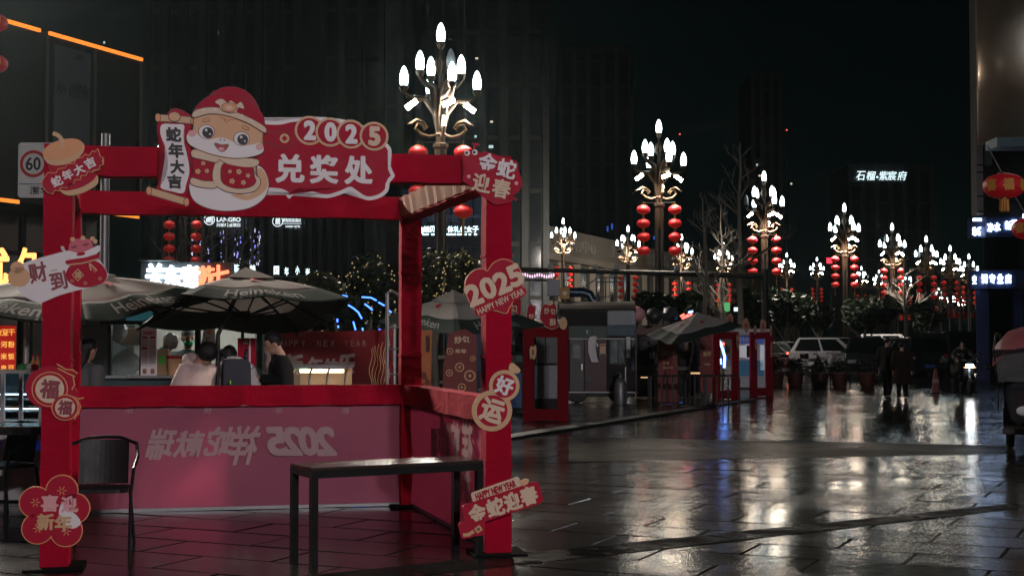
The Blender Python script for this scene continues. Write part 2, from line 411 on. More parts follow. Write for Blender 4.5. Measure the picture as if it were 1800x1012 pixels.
def lamp(X, Y, H, label, rot=0., detail=2, unlit=(), lights=0., group='many-armed lamps along the street', face=None, cone=150, lcol=(1, .88, .76), down=False):
    r = thing('street_lamp', label, 'street lamp', (X, Y, 0), rot, group)
    put('base', LD['base'], r)
    p = put('pole', LD['pole'], r, (0, 0, .9)); p.scale = (1, 1, H-5.8)
    def up(nm, key, x=0, y=0, z=0, rz_=0, par=None):
        o = put(nm, LD[key], par or r, (x, y, z if par else H+z), rz_); return o
    up('capital', 'capital'); up('stem', 'stem'); up('bracket', 'bracket')
    for k in range(4): up('scroll', 'scroll', rz_=k*PI/2+.15)
    def bulb(x, y, z, i):
        c = up('lamp_cup', 'cup', x, y, z); b = put('bulb', LD['unlit' if i in unlit else 'bulb'], c)
        if detail > 1: put('bulb_band', LD['ring'], c)
    bulb(0, 0, 0, 0)
    for k in range(4):
        a = math.radians(27+90*k); up('arm', 'arm1', rz_=a); bulb(.72*math.cos(a), .72*math.sin(a), -.95, 1+k)
        b = math.radians(18+90*k); up('arm', 'arm2', rz_=b); bulb(1.2*math.cos(b), 1.2*math.sin(b), -1.45, 5+k)
    for k, (a, rr, tl) in enumerate(((198, .98, .5), (288, .8, .3), (18, .98, -.5))):
        a = math.radians(a); f = up('floodlight', 'flood', rr*math.cos(a), rr*math.sin(a), -2.62)
        f.rotation_euler = (-.75, -tl*1.3, 0); put('diffuser', LD['floodp'], f)
        if face is not None: f.rotation_euler = (Vector(face)-Vector((X, Y, H-2.6))).to_track_quat('-Z', 'Y').to_euler(); f.rotation_euler.z -= rot
        if lights:
            ld = bpy.data.lights.new('floodlight_beam', 'SPOT'); ld.energy = lights; ld.spot_size = math.radians(cone); ld.spot_blend = .8
            ld.color = lcol; ld.shadow_soft_size = .35
            lo = bpy.data.objects.new('floodlight_beam', ld); COL.objects.link(lo); lo.parent = r if down else f; lo.location = (rr*math.cos(a), rr*math.sin(a), H-2.75) if down else (0, 0, -.1)
    return r
def lantern_meshes():
    D = {}
    b = MB(); k = 8; b.lathe([(.30*math.sin(PI*(.09+.82*i/k)), -.215*math.cos(PI*(.09+.82*i/k))) for i in range(k+1)], 24, ribs=12, ribd=.025); D['lantern'] = b.mesh('lantern', True)
    c = MB(); c.lathe([(.1, -.025), (.1, .025)], 12)
    D['cap'] = c.mesh('cap', True)
    cd = MB(); cd.cyl((0, 0, -2.2), (0, 0, .36), .012, None, 5)
    for i in range(4): cd.lathe([(.04, -.62*i-.42), (.045, -.62*i-.2)], 8)
    D['cord'] = cd.mesh('cord'); tz = MB(); tz.lathe([(.05, -2.62), (.05, -2.35), (.02, -2.2)], 8); D['tassel'] = tz.mesh('tassel')
    for k2, mm in (('lantern', LANT), ('cap', TASSEL), ('cord', TASSEL), ('tassel', TASSEL)): D[k2].materials.append(mm)
    return D
LT = lantern_meshes()
def lanterns(X, Y, ztop, label, n=4, s=1., group='red lantern strings hanging from the street lamps'):
    r = thing('lantern_string', label, 'lanterns', (X, Y, ztop), 0, group); r.scale = (s, s, s)
    put('cord', LT['cord'], r)
    for i in range(n):
        l = put('lantern', LT['lantern'], r, (0, 0, -.62*i), i*.4); put('cap', LT['cap'], l, (0, 0, .2)); put('cap', LT['cap'], l, (0, 0, -.2))
    put('tassel', LT['tassel'], r, (0, 0, -.62*(n-4)))
    return r
ORD = ['nearest', 'second', 'third', 'fourth', 'fifth', 'sixth', 'seventh', 'eighth', 'ninth', 'tenth', 'eleventh', 'twelfth', 'thirteenth', 'fourteenth']
def lamp_set(X, Y, H, desc, ldesc, zl=None, n=4, **k):
    lamp(X, Y, H, desc, **k)
    for s, nm in ((-1, 'left'), (1, 'right')):
        c = math.cos(k.get('rot', 0)); q = math.sin(k.get('rot', 0))
        lanterns(X+s*.71*c, Y+s*.71*q, (H-4.1 if zl is None else zl), f'{nm} string of round red lanterns on the {ldesc}', n)
# the near row marches away to the right
NEAR = [(775, 40, 44.5), (1158, 210, 64.2), (1343, 300, 83.8), (1484, 357, 103.8), (1568, 392, 121.7), (1628, 414, 138), (1670, 431, 155), (1703, 446, 172)]
for i, (px, py, Y) in enumerate(NEAR):
    p = at(px, py, Y)
    if i == 0: d, ld = 'tall bronze street lamp with nine lit bulbs rising behind the red prize booth', 'tall lamp behind the red booth'
    else: d, ld = f'bronze many-bulbed street lamp, {ORD[i]} of the near row running to the right', f'{ORD[i]} lamp of the near row'
    lamp_set(p.x, p.y, p.z, d, ld, rot=-.02+rnd.uniform(-.05, .05), unlit=((4,), (), (7,), (), (3,), (1, 6), (), (8,))[i], lights=(1500, 900, 2600, 2600, 1500, 0, 0, 0)[i], detail=2 if i < 4 else 1, down=i > 0, cone=150 if i == 0 else 142)
# the far row across the carriageway
FAR = [(690, 362, 150), (990, 383, 146), (1104, 396, 140), (1198, 411, 148), (1272, 426, 173), (1383, 444, 200), (1436, 452, 230), (1514, 468, 250), (1545, 474, 270), (1595, 478, 290), (1615, 492, 330), (1650, 506, 380), (1672, 514, 420), (1690, 521, 470)]
for i, (px, py, Y) in enumerate(FAR):
    p = at(px, py, Y)
    lamp_set(p.x, p.y, p.z, f'small distant many-bulbed street lamp, {ORD[i].replace("nearest","first")} from the left in the far row', f'{ORD[i].replace("nearest","first")} far-row lamp from the left', rot=rnd.uniform(-.3, .3), detail=1, unlit=rnd.sample(range(9), rnd.choice((0, 0, 1, 2))), zl=p.z-5.2*1.0, lights=4500 if i in (1, 2, 3, 4) else 0, face=(p.x+9, p.y+48, 5) if i in (1, 2, 3, 4) else None)
p = at(323, 205, 74); lamp_set(p.x, p.y, p.z, 'street lamp on the left seen through the booth above the white lit snack sign', 'lamp above the white snack sign', detail=1, zl=at(302, 395, 74).z, lights=600)
# near row goes on past the left; two unseen lamps added to light booth
lamp_set(-11.4, 24.9, 11.5, 'street lamp of the near row just outside the left edge', 'near row lamp outside the left edge', lights=4800, face=(-4.2, 15.5, 1), cone=85)
lamp_set(8.5, -20, 11.5, 'unseen street lamp added behind the viewer to light the booth front', 'added lamp behind the viewer', lights=7400, rot=0, face=(-2, 11, 1.9), cone=100, lcol=(1, .92, .95))
lamp_set(14, 16, 11.5, 'unseen street lamp added outside the right edge to light the side banner', 'added lamp outside the right edge', lights=2800, rot=0, face=(-.5, 12.3, .5), cone=60)
# ------------------------------------------------------------------ the red prize booth
NL, NR, BR = gnd(97, 997), gnd(872, 972), gnd(720, 888); BL = NL+BR-NR
YAW = math.atan2((NR-NL).y, (NR-NL).x); EX = (NR-NL).normalized(); ED = (BR-NR).normalized(); NRM = Vector((math.sin(YAW), -math.cos(YAW), 0))
HB = 3.0; PW = .195; O = (NL+NR+BR+BL)/4
booth = thing('prize_booth', 'red cloth-wrapped prize booth frame with pink banner counter in front', 'booth', O)
def bpart(name, mat, fn, par=None, smooth=False):
    m = MB(); fn(m); m.v = [(x-O.x, y-O.y, z) for x, y, z in m.v]; return m.build(name, mat, par or booth, smooth)
def cloth_post(m, P, h=HB):                                # a post wrapped in cloth: slight waists and puckers
    n = 14
    for i in range(n+1):
        z = h*i/n; k = PW/2*(1+.022*math.sin(i*2.3)+rnd.uniform(-.022, .022))
        for sx, sy in ((-1, -1), (1, -1), (1, 1), (-1, 1)):
            q = P+(Matrix.Rotation(YAW, 3, 'Z') @ Vector((sx*k, sy*k, 0))); m.v.append((q.x, q.y, z))
    o = 0
    for i in range(n):
        for j in range(4): a, b = i*4+j, i*4+(j+1) % 4; m.f.append((a, b, b+4, a+4))
    m.f += [(3, 2, 1, 0), (n*4, n*4+1, n*4+2, n*4+3)]
for P in (NL, NR, BR, BL):
    bpart('post', RED, lambda m: cloth_post(m, P))
    for zq in (.72+rnd.uniform(-.05, .05), 1.5+rnd.uniform(-.05, .05), 2.25+rnd.uniform(-.05, .05)): bpart('cloth_seam', RED, lambda m: m.box((P.x, P.y, zq), (PW*1.07, PW*1.07, .012+rnd.uniform(0, .012)), YAW))
    bpart('foot_plate', M('foot_iron', (.008, .007, .007), .9, spec=.04), lambda m: m.box((P.x, P.y, .012), (.4, .4, .016), YAW))
def wavy_beam(m, A, B, z0, z1, t, n=22, amp=.006):
    d = (B-A); L = d.length; e = d.normalized(); q = Vector((-e.y, e.x, 0)); ph = rnd.uniform(0, 6)
    for i in range(n+1):
        c = A+e*(L*i/n); a = amp*math.sin(i*1.7+ph)+rnd.uniform(-amp, amp)*.6; b = rnd.uniform(-amp, amp)
        for s, z in ((-1, z0+b), (1, z0+b), (1, z1+b*.5), (-1, z1+b*.5)):
            p = c+q*(s*t/2+a); m.v.append((p.x, p.y, z))
    for i in range(n):
        for j in range(4): u, v = i*4+j, i*4+(j+1) % 4; m.f.append((u, v, v+4, u+4))
    m.f += [(3, 2, 1, 0), (n*4, n*4+1, n*4+2, n*4+3)]
h = PW/2+.003
for A, B, e in ((NL, NR, EX), (BL, BR, EX), (NL, BL, ED), (NR, BR, ED)):
    bpart('top_beam', RED, lambda m: wavy_beam(m, A+e*h, B-e*h, HB-.215, HB-.004, PW*.94))
for A, B, e in ((BL, BR, EX), (NL, BL, ED), (NR, BR, ED)):
    bpart('counter_rail', RED, lambda m: wavy_beam(m, A+e*h, B-e*h, .985, 1.175, PW*.9))
BANR = M('banner_cloth', (.62, .21, .32), .6, var=.12, scale=1.5, bump=.05, trans=.55, spec=.2)
def sheet(m, A, B, z0, z1, n=26, k=10, amp=.012):
    d = B-A; L = d.length; e = d.normalized(); q = Vector((-e.y, e.x, 0))
    for s in (0, .006):
        for j in range(k+1):
            for i in range(n+1):
                u, v = i/n, j/k; a = amp*math.sin(u*9+v*5)*math.sin(PI*v)+amp*.6*math.sin(u*17-v*3)*math.sin(PI*v)
                p = A+e*(L*u)+q*(a+s); m.v.append((p.x, p.y, z0+(z1-z0)*v))
    o = (n+1)*(k+1)
    for j in range(k):
        for i in range(n):
            a = j*(n+1)+i; m.f += [(a, a+1, a+n+2, a+n+1), (o+a, o+a+n+1, o+a+n+2, o+a+1)]
for A, B, e in ((BL, BR, EX), (NL, BL, ED), (NR, BR, ED)):
    bpart('banner_panel', BANR, lambda m: sheet(m, A+e*h, B-e*h, .035, .983), smooth=True)
    bpart('sill_bar', GREYM, lambda m: m.bar(A+e*h+Vector((0, 0, .02)), B-e*h+Vector((0, 0, .02)), .03))
# a pale pleated cloth thrown along the right-hand beam
def drape(m):
    n = 30; A = NR+ED*h; B = BR-ED*h; q = Vector((-math.cos(YAW), -math.sin(YAW), 0))
    for i in range(n+1):
        u = i/n; c = A.lerp(B, u)+q*(PW*.47+.012+.012*math.sin(i*1.9))
        m.v += [(c.x, c.y, HB-.20), (c.x+q.x*.03, c.y+q.y*.03, HB-.02)]
    for i in range(n): m.f.append((2*i, 2*i+2, 2*i+3, 2*i+1))
bpart('drape_cloth', M('salmon_cloth', (.62, .38, .28), .8, var=.1, trans=.3), drape)
# printed words, seen through the cloth from behind
GHOST = M('banner_words', (.72, .52, .54), .55, var=.05, trans=.5)
def bpanel_pos(px, py, A=BL):                              # a pixel on the inner face of the back banner
    r = ray(px, py); n = NRM; P0 = BL+NRM*.016; o = Vector((0, 0, HC)); t = (P0-o).dot(n)/r.dot(n); return o+r*t
def bword(s, px, py, wpx, hpx, bold=.02, slant=0, mirror=True, mat=GHOST):
    p = bpanel_pos(px, py); k = p.y/F*1.02; q = p-O; q.z = p.z
    return text(s, wpx*k, hpx*k, mat, booth, q, 0, bold, .003, mirror, 'lettering', YAW, slant)
for s, x, y, a, b in (('瑞', 283, 780, 42, 52), ('献', 332, 780, 44, 44), ('蛇', 387, 775, 46, 48), ('祥', 430, 782, 44, 66)): bword(s, x, y, a, b, .035, -.25)
p2025 = [('2', 572, 30), ('0', 542, 30), ('2', 513, 28), ('5', 486, 30)]
for s, x, a in p2025: bword(s, x, 775, a, 46, .05, .15)
bword('HAPPY NEW YEAR', 522, 752, 46, 4, .02)
for s, x in (('新', 607, ), ('年', 490), ('快', 365), ('乐', 227)): bword(s, x, 721, 14, 11, .01)
def swords(s, px, py, w_, h_):                            # on the side banner
    n = Vector((-ED.y, ED.x, 0)); P0 = NR+n*.032; r = ray(px, py); o = Vector((0, 0, HC)); t = (P0-o).dot(n)/r.dot(n); p = o+r*t
    q = p-O; q.z = p.z
    text(s, w_, h_, GHOST, booth, q, 0, .04, .003, True, 'lettering', math.atan2(-ED.y, -ED.x))
swords('祥', 822, 778, .34, .42); swords('蛇', 801, 776, .3, .36); swords('献', 784, 775, .3, .3); swords('福', 764, 780, .26, .28)
swords('新春', 816, 845, .4, .34); swords('乐', 775, 760, .2, .4)

# ------------------------------------------------------------------ the cut-out boards fixed to the booth
OUT = M('outline_brown', (.12, .015, .02), .6)
def offset(pts, d):
    n = len(pts); A = sum(pts[i][0]*pts[(i+1) % n][1]-pts[(i+1) % n][0]*pts[i][1] for i in range(n)); s = 1 if A > 0 else -1; out = []
    for i in range(n):
        a, b, c = (Vector(pts[(i+k) % n]) for k in (-1, 0, 1)); e1 = (b-a); e2 = (c-b)
        if e1.length < 1e-6 or e2.length < 1e-6: out.append(tuple(b)); continue
        e1.normalize(); e2.normalize(); n1 = Vector((e1.y, -e1.x)); n2 = Vector((e2.y, -e2.x)); v = n1+n2
        v = v.normalized() if v.length > 1e-6 else n1
        k = min(1.6, 1/max(.4, v.dot(n1))); out.append(tuple(b+v*(d*s*k)))
    return out
def board(name, label, px, py, ox, oy, sc_, off=.11, cat='sign'):
    """a board on the booth front; drawing pixels (ox, oy, sc_) are a crop of the place"""
    r = ray(px, py); P0 = NL+NRM*(off+.0); o = Vector((0, 0, HC)); t = (P0-o).dot(NRM)/r.dot(NRM); p = o+r*t
    root = thing(name, label, cat, p, YAW, 'festive cut-out boards on the booth')
    k = p.y/F*1.012
    return Canvas(root, (px-ox)/sc_, (py-oy)/sc_, k*sc_)
def base(c, pts, mat, name='board', layer=0): return c.plate(name, pts, layer, mat, back=.0)
def piece(c, name, pts, layer, mat, ol=5, par=None):
    if ol: c.plate('outline', offset(pts, ol), layer-.45, OUT, parent=par)
    return c.plate(name, pts, layer, mat, parent=par)

# the header with the snake, the scroll and the year
c = board('header_sign', 'wide cut-out header board with cartoon snake, scroll and year over booth front', 490, 265, 260, 140, .257, off=.125)
plq = smooth_closed([(640, 270), (800, 285), (900, 285), (1000, 262), (1200, 250), (1450, 290), (1640, 425), (1662, 500), (1655, 560), (1672, 610), (1685, 642), (1650, 690), (1640, 745), (1590, 790), (1510, 812), (1450, 795), (1385, 748), (1320, 775), (1220, 803), (1120, 785), (1040, 765), (990, 790), (965, 812), (940, 785), (890, 768), (760, 765), (640, 760)], 4)
base(c, plq, WHITE); c.plate('red_field', offset(plq, -26), 1, RED2)
for i, (ch, x, y) in enumerate((('2', 1100, 345), ('0', 1240, 352), ('2', 1382, 362), ('5', 1540, 372))):
    r = c.plate('year_disc', ell(x, y, 100, 100), 2+i*.6, GOLD, back=0.0); c.plate('disc_face', ell(x, y, 84, 84), 2.4+i*.6, RED2, parent=r)
    c.text(ch, x+2, y, 70, 122, 2.9+i*.6, CREAM if i == 3 else WHITE, bold=.06)
for ch, x in (('兑', 970), ('奖', 1200), ('处', 1435)): c.text(ch, x, 608, 185, 186, 2, WHITE, bold=.045)
# scroll
scr = smooth_closed([(105, 320), (200, 318), (310, 318), (300, 420), (320, 540), (330, 640), (300, 750), (280, 800), (190, 790), (95, 770), (125, 690), (150, 600), (125, 480), (95, 400)], 4)
c.plate('scroll', scr, 2, RED2, back=0.0)
pap = smooth_closed([(125, 335), (200, 332), (268, 336), (262, 420), (290, 540), (305, 640), (285, 730), (265, 790), (190, 780), (118, 755), (150, 690), (165, 590), (145, 480), (115, 400)], 4)
c.plate('scroll_paper', pap, 3, WHITE)
for ch, x, y, s in (('蛇', 200, 400, 92), ('年', 216, 508, 92), ('大', 226, 616, 86), ('吉', 210, 715, 86)): c.text(ch, x, y, s, s, 4, INK, bold=.05, slant=-.08)
piece(c, 'rod', stroke([(100, 292), (210, 296), (330, 304)], 42), 4, GOLD); piece(c, 'rod', stroke([(45, 780), (170, 815), (290, 850)], 44), 4, GOLD)
for x, y in ((98, 291), (328, 304), (44, 780), (288, 850)): piece(c, 'rod_end', ell(x, y, 16, 27, 14), 5, ORANGE, 4)
piece(c, 'sleeve', smooth_closed([(160, 280), (185, 235), (230, 230), (310, 270), (330, 300), (230, 285)], 4), 3.2, RED2)
piece(c, 'hand', ell(205, 282, 36, 30), 6, SKINC)
# hat wing behind the head
piece(c, 'hat_wing', smooth_closed([(770, 385), (860, 370), (930, 355), (975, 365), (988, 410), (965, 455), (900, 465), (830, 440), (770, 430)], 4), 3, RED2)
c.plate('coin', ell(932, 405, 32, 32), 3.8, GOLD); c.plate('coin_hole', ell(932, 405, 20, 20, 4, a0=0, a1=2*PI-.001), 4.3, RED2)
# body
piece(c, 'belly', smooth_closed([(320, 700), (310, 780), (350, 850), (450, 893), (570, 903), (700, 880), (790, 820), (825, 740), (815, 660), (770, 600), (700, 600), (420, 650)], 5), 4, WHITE)
c.plate('back_patch', smooth_closed([(580, 800), (680, 830), (760, 800), (818, 740), (812, 660), (770, 610), (740, 640), (770, 720), (700, 790), (630, 790)], 5), 4.8, SKINC)
piece(c, 'jacket', smooth_closed([(325, 560), (330, 640), (325, 710), (400, 740), (480, 740), (520, 560)], 4), 5.5, RED2)
piece(c, 'fur_hem', smooth_closed([(322, 690), (395, 708), (470, 712), (478, 750), (395, 750), (320, 730)], 4), 6.4, CREAM)
piece(c, 'fur_loop', smooth_closed([(500, 550), (600, 545), (740, 560), (740, 600), (735, 655), (765, 680), (770, 720), (735, 765), (640, 785), (540, 770), (470, 720), (460, 640)], 5), 6.4, CREAM)
piece(c, 'jacket_front', smooth_closed([(530, 590), (620, 605), (715, 610), (730, 670), (740, 705), (700, 740), (610, 750), (530, 720), (512, 660)], 5), 7.2, RED2)
for x, y, r in ((360, 645, 20), (420, 640, 16), (395, 590, 16), (630, 640, 20), (690, 665, 16), (585, 705, 20), (660, 712, 18), (570, 640, 14)):
    for a in range(5): c.plate('blossom', ell(x+r*.55*math.cos(a*1.257), y+r*.55*math.sin(a*1.257), r*.4, r*.4, 8), 8, GOLD)
piece(c, 'collar', smooth_closed([(330, 500), (420, 520), (510, 545), (620, 548), (750, 555), (750, 595), (680, 608), (560, 590), (500, 560), (480, 580), (400, 565), (322, 545)], 4), 7.6, CREAM)
# head
piece(c, 'head', smooth_closed([(335, 290), (330, 360), (300, 395), (285, 430), (310, 470), (380, 505), (480, 535), (600, 550), (720, 535), (785, 505), (790, 470), (775, 440), (785, 350), (700, 270), (520, 230), (400, 250)], 5), 8.6, SKINC)
c.plate('cheeks', smooth_closed([(290, 400), (320, 370), (360, 400), (430, 430), (490, 415), (540, 420), (590, 440), (650, 462), (720, 455), (765, 445), (790, 475), (780, 510), (715, 535), (600, 548), (480, 532), (380, 502), (305, 465), (287, 430)], 5), 9.3, WHITE)
for x, y in ((320, 392), (765, 470)): c.plate('blush', ell(x, y, 26, 22), 9.8, PINKP)
for x, y in ((415, 378), (645, 418)):
    piece(c, 'eye', ell(x, y, 50, 44), 10, WHITE, 4); c.plate('pupil', ell(x+8, y+6, 36, 36), 10.6, INK); c.plate('glint', ell(x-2, y-10, 9, 9, 12), 11.1, WHITE); c.plate('glint', ell(x+22, y+16, 6, 6, 10), 11.1, WHITE)
for x, y, a in ((412, 300, -.3), (672, 345, .35)): piece(c, 'brow', ell(x, y, 24, 10, 14, rot=a), 10, ORANGE, 3)
for x, y in ((506, 428), (532, 432)): c.plate('nostril', ell(x, y, 5, 5, 8), 10, INK)
piece(c, 'mouth', smooth_closed([(470, 455), (515, 465), (558, 462), (540, 495), (515, 507), (490, 490)], 5), 10, M('mouth_red', (.35, .01, .015), .5), 4)
c.plate('tongue', ell(513, 492, 20, 12, 14), 10.6, PINKP)
c.plate('fringe', smooth_closed([(480, 250), (620, 275), (590, 295), (570, 290), (550, 318), (535, 290), (505, 280)], 3), 10, ORANGE)
# hat
piece(c, 'hat_crown', smooth_closed([(440, 140), (500, 88), (580, 72), (660, 92), (730, 155), (760, 240), (700, 250), (560, 190)], 5), 10.2, RED2)
piece(c, 'hat', smooth_closed([(335, 250), (360, 200), (430, 140), (520, 118), (620, 130), (720, 180), (780, 250), (797, 320), (795, 345), (690, 280), (560, 240), (430, 235)], 5), 10.9, RED2)
piece(c, 'hat_band', smooth_closed([(330, 285), (340, 240), (440, 215), (560, 228), (690, 275), (797, 335), (795, 372), (690, 312), (560, 268), (440, 255)], 5), 11.8, CREAM)
piece(c, 'hat_badge', smooth_closed([(470, 178), (510, 155), (550, 180), (575, 165), (610, 190), (640, 172), (660, 215), (620, 210), (610, 240), (560, 246), (510, 230), (500, 200)], 4), 12.5, CREAM, 4)
piece(c, 'badge_gem', ell(562, 212, 48, 30), 13.2, ORANGE, 4); c.plate('gem_heart', ell(562, 214, 24, 14), 13.8, CREAM)
for x, y in ((395, 233), (466, 228), (648, 262), (715, 295)): c.plate('stud', ell(x, y, 7, 7, 8), 12.6, GREYM)

# firecracker, top left
c = board('firecracker_sign', 'cut-out firecracker board with zigzag ribbon on top left booth post', 130, 290, 60, 220, .1383)
hull = smooth_closed([(135, 380), (200, 290), (330, 210), (470, 175), (570, 190), (625, 260), (640, 340), (720, 520), (800, 680), (780, 760), (640, 850), (480, 895), (390, 880), (330, 820), (230, 620), (170, 480)], 4)
base(c, hull, RED2)
c.plate('gold_rim', smooth_closed([(135, 380), (165, 470), (260, 520), (420, 500), (560, 420), (630, 310), (615, 230), (540, 330), (400, 420), (250, 440), (170, 400)], 4), 1, GOLD)
c.plate('cap_top', ell(378, 315, 250, 122, 30, rot=-.3), 2, ORANGE)
c.plate('gold_rim', smooth_closed([(345, 830), (440, 835), (600, 790), (740, 700), (790, 630), (805, 690), (780, 760), (640, 850), (480, 897), (390, 880)], 4), 1, GOLD)
c.plate('fuse', stroke(smooth_closed([(250, 118), (310, 140), (355, 190), (365, 250), (368, 305), (366, 250), (350, 190), (308, 142)], 3)[:13], 50), 3, GOLD, back=0.0)
zig = [(125, 720), (195, 610), (290, 615), (320, 560), (410, 545), (415, 495), (510, 490), (530, 430), (610, 410), (645, 365), (690, 385), (730, 320), (760, 335), (800, 292), (830, 390), (872, 410), (855, 450), (872, 500), (820, 520), (825, 560), (745, 575), (730, 605), (680, 590), (660, 645), (600, 645), (590, 700), (530, 700), (510, 750), (455, 745), (430, 805), (360, 800), (330, 855), (290, 835), (255, 888), (190, 870), (150, 820), (125, 790)]
c.plate('ribbon_edge', zig, 3.2, ORANGE, back=0.0); c.plate('ribbon', offset(zig, -9), 4, RED2)
for ch, x, y in (('蛇', 305, 722), ('年', 435, 640), ('大', 572, 568), ('吉', 705, 482)): c.text(ch, x, y, 125, 125, 5, WHITE, .52, bold=.04)
# golden snake, top right
c = board('snake_greeting_sign', 'red cut-out greeting board with small snake on top right booth post', 866, 305, 640, 20, .3755)
blob = smooth_closed([(462, 675), (500, 648), (540, 665), (570, 660), (640, 680), (715, 702), (722, 740), (742, 800), (728, 835), (695, 865), (690, 890), (620, 905), (580, 885), (530, 850), (485, 812), (458, 795), (472, 745), (456, 705)], 5)
base(c, blob, RED2); c.plate('antenna', stroke([(510, 655), (520, 635), (505, 625), (540, 628)], 9), 0, RED2, back=0.0); c.plate('tail', stroke([(680, 875), (700, 868), (716, 882)], 9), 0, RED2, back=0.)
for x, y in ((480, 668), (516, 664)): c.plate('eye', ell(x, y, 13, 13, 14), 1, WHITE); c.plate('pupil', ell(x-3, y, 7, 7, 10), 1.6, INK)
for x, y in ((487, 777), (712, 803)):
    for a in range(5): c.plate('petal', ell(x+17*math.cos(a*1.257), y+17*math.sin(a*1.257), 12, 12, 10), 1, RED2)
    c.plate('flower_eye', ell(x, y, 9, 9, 10), 2, PINKP)
for ch, x, y in (('金', 576, 712), ('蛇', 665, 737), ('迎', 548, 806), ('春', 640, 830)): c.text(ch, x, y, 86, 86, 3, CREAM if y > 770 else WHITE, -.18, bold=.032)
# fortune board with the money bag
c = board('fortune_sign', 'white tilted board with red money bag and gourd on left booth post', 110, 475, 0, 380, .3163)
base(c, smooth_closed([(100, 300), (165, 255), (270, 222), (385, 190), (470, 185), (550, 250), (588, 340), (500, 392), (420, 412), (330, 440), (262, 470), (230, 480), (180, 462), (110, 400)], 4), WHITE)
for x, y, r in ((112, 288, 36), (122, 340, 58)): piece(c, 'gourd', ell(x, y, r, r*.92), 1, SKINC, 0)
c.text('财', 220, 314, 92, 108, 1, M('maroon_print', (.22, .012, .03), .5), .2, bold=.03); c.text('到', 328, 358, 86, 96, 1, MATS['maroon_print'], .2, bold=.03)
c.text('CAI DAO', 305, 300, 34, 8, 1, GOLD, .2)
piece(c, 'lion_head', smooth_closed([(380, 185), (395, 135), (440, 125), (490, 130), (510, 180), (480, 215), (410, 220)], 4), 1, M('lion_pink', (.55, .07, .12), .5), 0)
c.plate('mane', smooth_closed([(360, 200), (390, 195), (440, 205), (500, 180), (540, 160), (545, 190), (500, 225), (430, 240), (375, 235)], 4), 1.5, WHITE)
for x, y in ((408, 172), (470, 158)): c.plate('closed_eye', ell(x, y, 18, 7, 12, rot=-.25), 2, M('maroon_print', (.22, .012, .03), .5))
for x, y in ((400, 130), (455, 122), (520, 140), (505, 125)): c.plate('horn', ell(x, y, 13, 13, 12), 2, SKINC)
c.plate('lion_mouth', ell(445, 210, 24, 10, 14, rot=-.2), 2.2, RED2)
c.plate('tail_curl', stroke([(362, 195), (345, 190), (340, 170), (352, 172)], 6), 0, WHITE, back=0.)
c.plate('bag', smooth_closed([(365, 330), (385, 280), (430, 262), (500, 245), (550, 262), (583, 310), (575, 355), (520, 385), (450, 393), (395, 375)], 5), 2.4, RED2, back=0.)
c.plate('bag_lip', smooth_closed([(365, 250), (400, 240), (470, 228), (540, 208), (535, 235), (470, 258), (380, 268)], 4), 3, RED2)
c.plate('bag_tie', stroke([(380, 270), (450, 262), (540, 236)], 7), 3.6, GOLD); c.plate('bag_cord', stroke([(490, 260), (500, 300)], 8), 3.6, GOLD); c.plate('bag_cord', stroke([(492, 262), (530, 300)], 8), 3.6, GOLD)
c.plate('diamond', [(430, 290), (462, 326), (430, 362), (398, 326)], 3, GOLD); c.plate('diamond_face', [(430, 296), (456, 326), (430, 356), (404, 326)], 3.4, RED2); c.text('福', 430, 326, 34, 36, 4, GOLD, .1, bold=.03)
for x, y in ((400, 360), (520, 300), (548, 345), (470, 370)): c.plate('swirl', ell(x, y, 9, 9, 12), 3, GOLD); c.plate('swirl_face', ell(x, y, 6, 6, 10), 3.4, RED2)
# two fortune pouches
c = board('pouch_sign', 'pair of round red fortune pouches on left booth post at counter height', 95, 690, 0, 640, .3677)
base(c, smooth_closed([(130, 110), (150, 50), (200, 20), (250, 10), (290, 20), (350, 30), (345, 70), (360, 130), (385, 190), (375, 240), (320, 262), (265, 250), (240, 210), (190, 200), (145, 165)], 5), RED2)
for x, y, r, s in ((240, 118, 82, 1), (310, 205, 62, 2.4)):
    c.plate('gold_ring', ell(x, y, r, r), s, ORANGE); c.plate('ring_face', ell(x, y, r-5, r-5), s+.4, RED2); c.plate('disc', ell(x, y, r-17, r-17), s+.8, CREAM)
    c.text('福', x, y, r*1.0, r*1.05, s+1.2, MATS['maroon_print'], -.12, bold=.045)
for pts in ([(270, 0), (310, 25), (345, 30), (365, 45)], [(275, 20), (320, 45), (355, 60)], [(345, 60), (352, 100), (340, 120)], [(330, 150), (370, 165), (395, 160)], [(365, 170), (380, 200), (370, 240)], [(372, 225), (352, 262)]): c.plate('string', stroke(pts, 6), 3, ORANGE)
# blossom board, bottom left
c = board('blossom_sign', 'five-petal red blossom greeting board with white painted glare patch low on booth post', 92, 897, 0, 640, .3677)
pet = [(293, 605), (175, 657), (187, 778), (315, 795), (348, 690)]
for i, (x, y) in enumerate(pet):
    q = c.plate('petal', ell(x, y, 75, 75), .0+i*.1, ORANGE, back=0.); c.plate('petal_face', ell(x, y, 70, 70), 1.2, RED2, parent=q)
    for a in range(6): c.plate('stamen', stroke([(x+6*math.cos(a*1.05), y+6*math.sin(a*1.05)), (x+22*math.cos(a*1.05), y+22*math.sin(a*1.05))], 4), 2, ORANGE, parent=q)
c.plate('centre', ell(250, 705, 80, 80), 1.9, RED2)
for ch, x, y, m_ in (('喜', 240, 662, PINKP), ('迎', 330, 668, PINKP), ('新', 222, 748, GOLD), ('年', 302, 756, GOLD)): c.text(ch, x, y, 74, 74, 3, m_, .0, bold=.045)
c.plate('pale_patch', smooth_closed([(300, 655), (325, 690), (365, 725), (380, 760), (350, 782), (315, 770), (285, 725), (283, 690)], 5), 4, WHITE)  # glare on the petals, drawn as a white plate
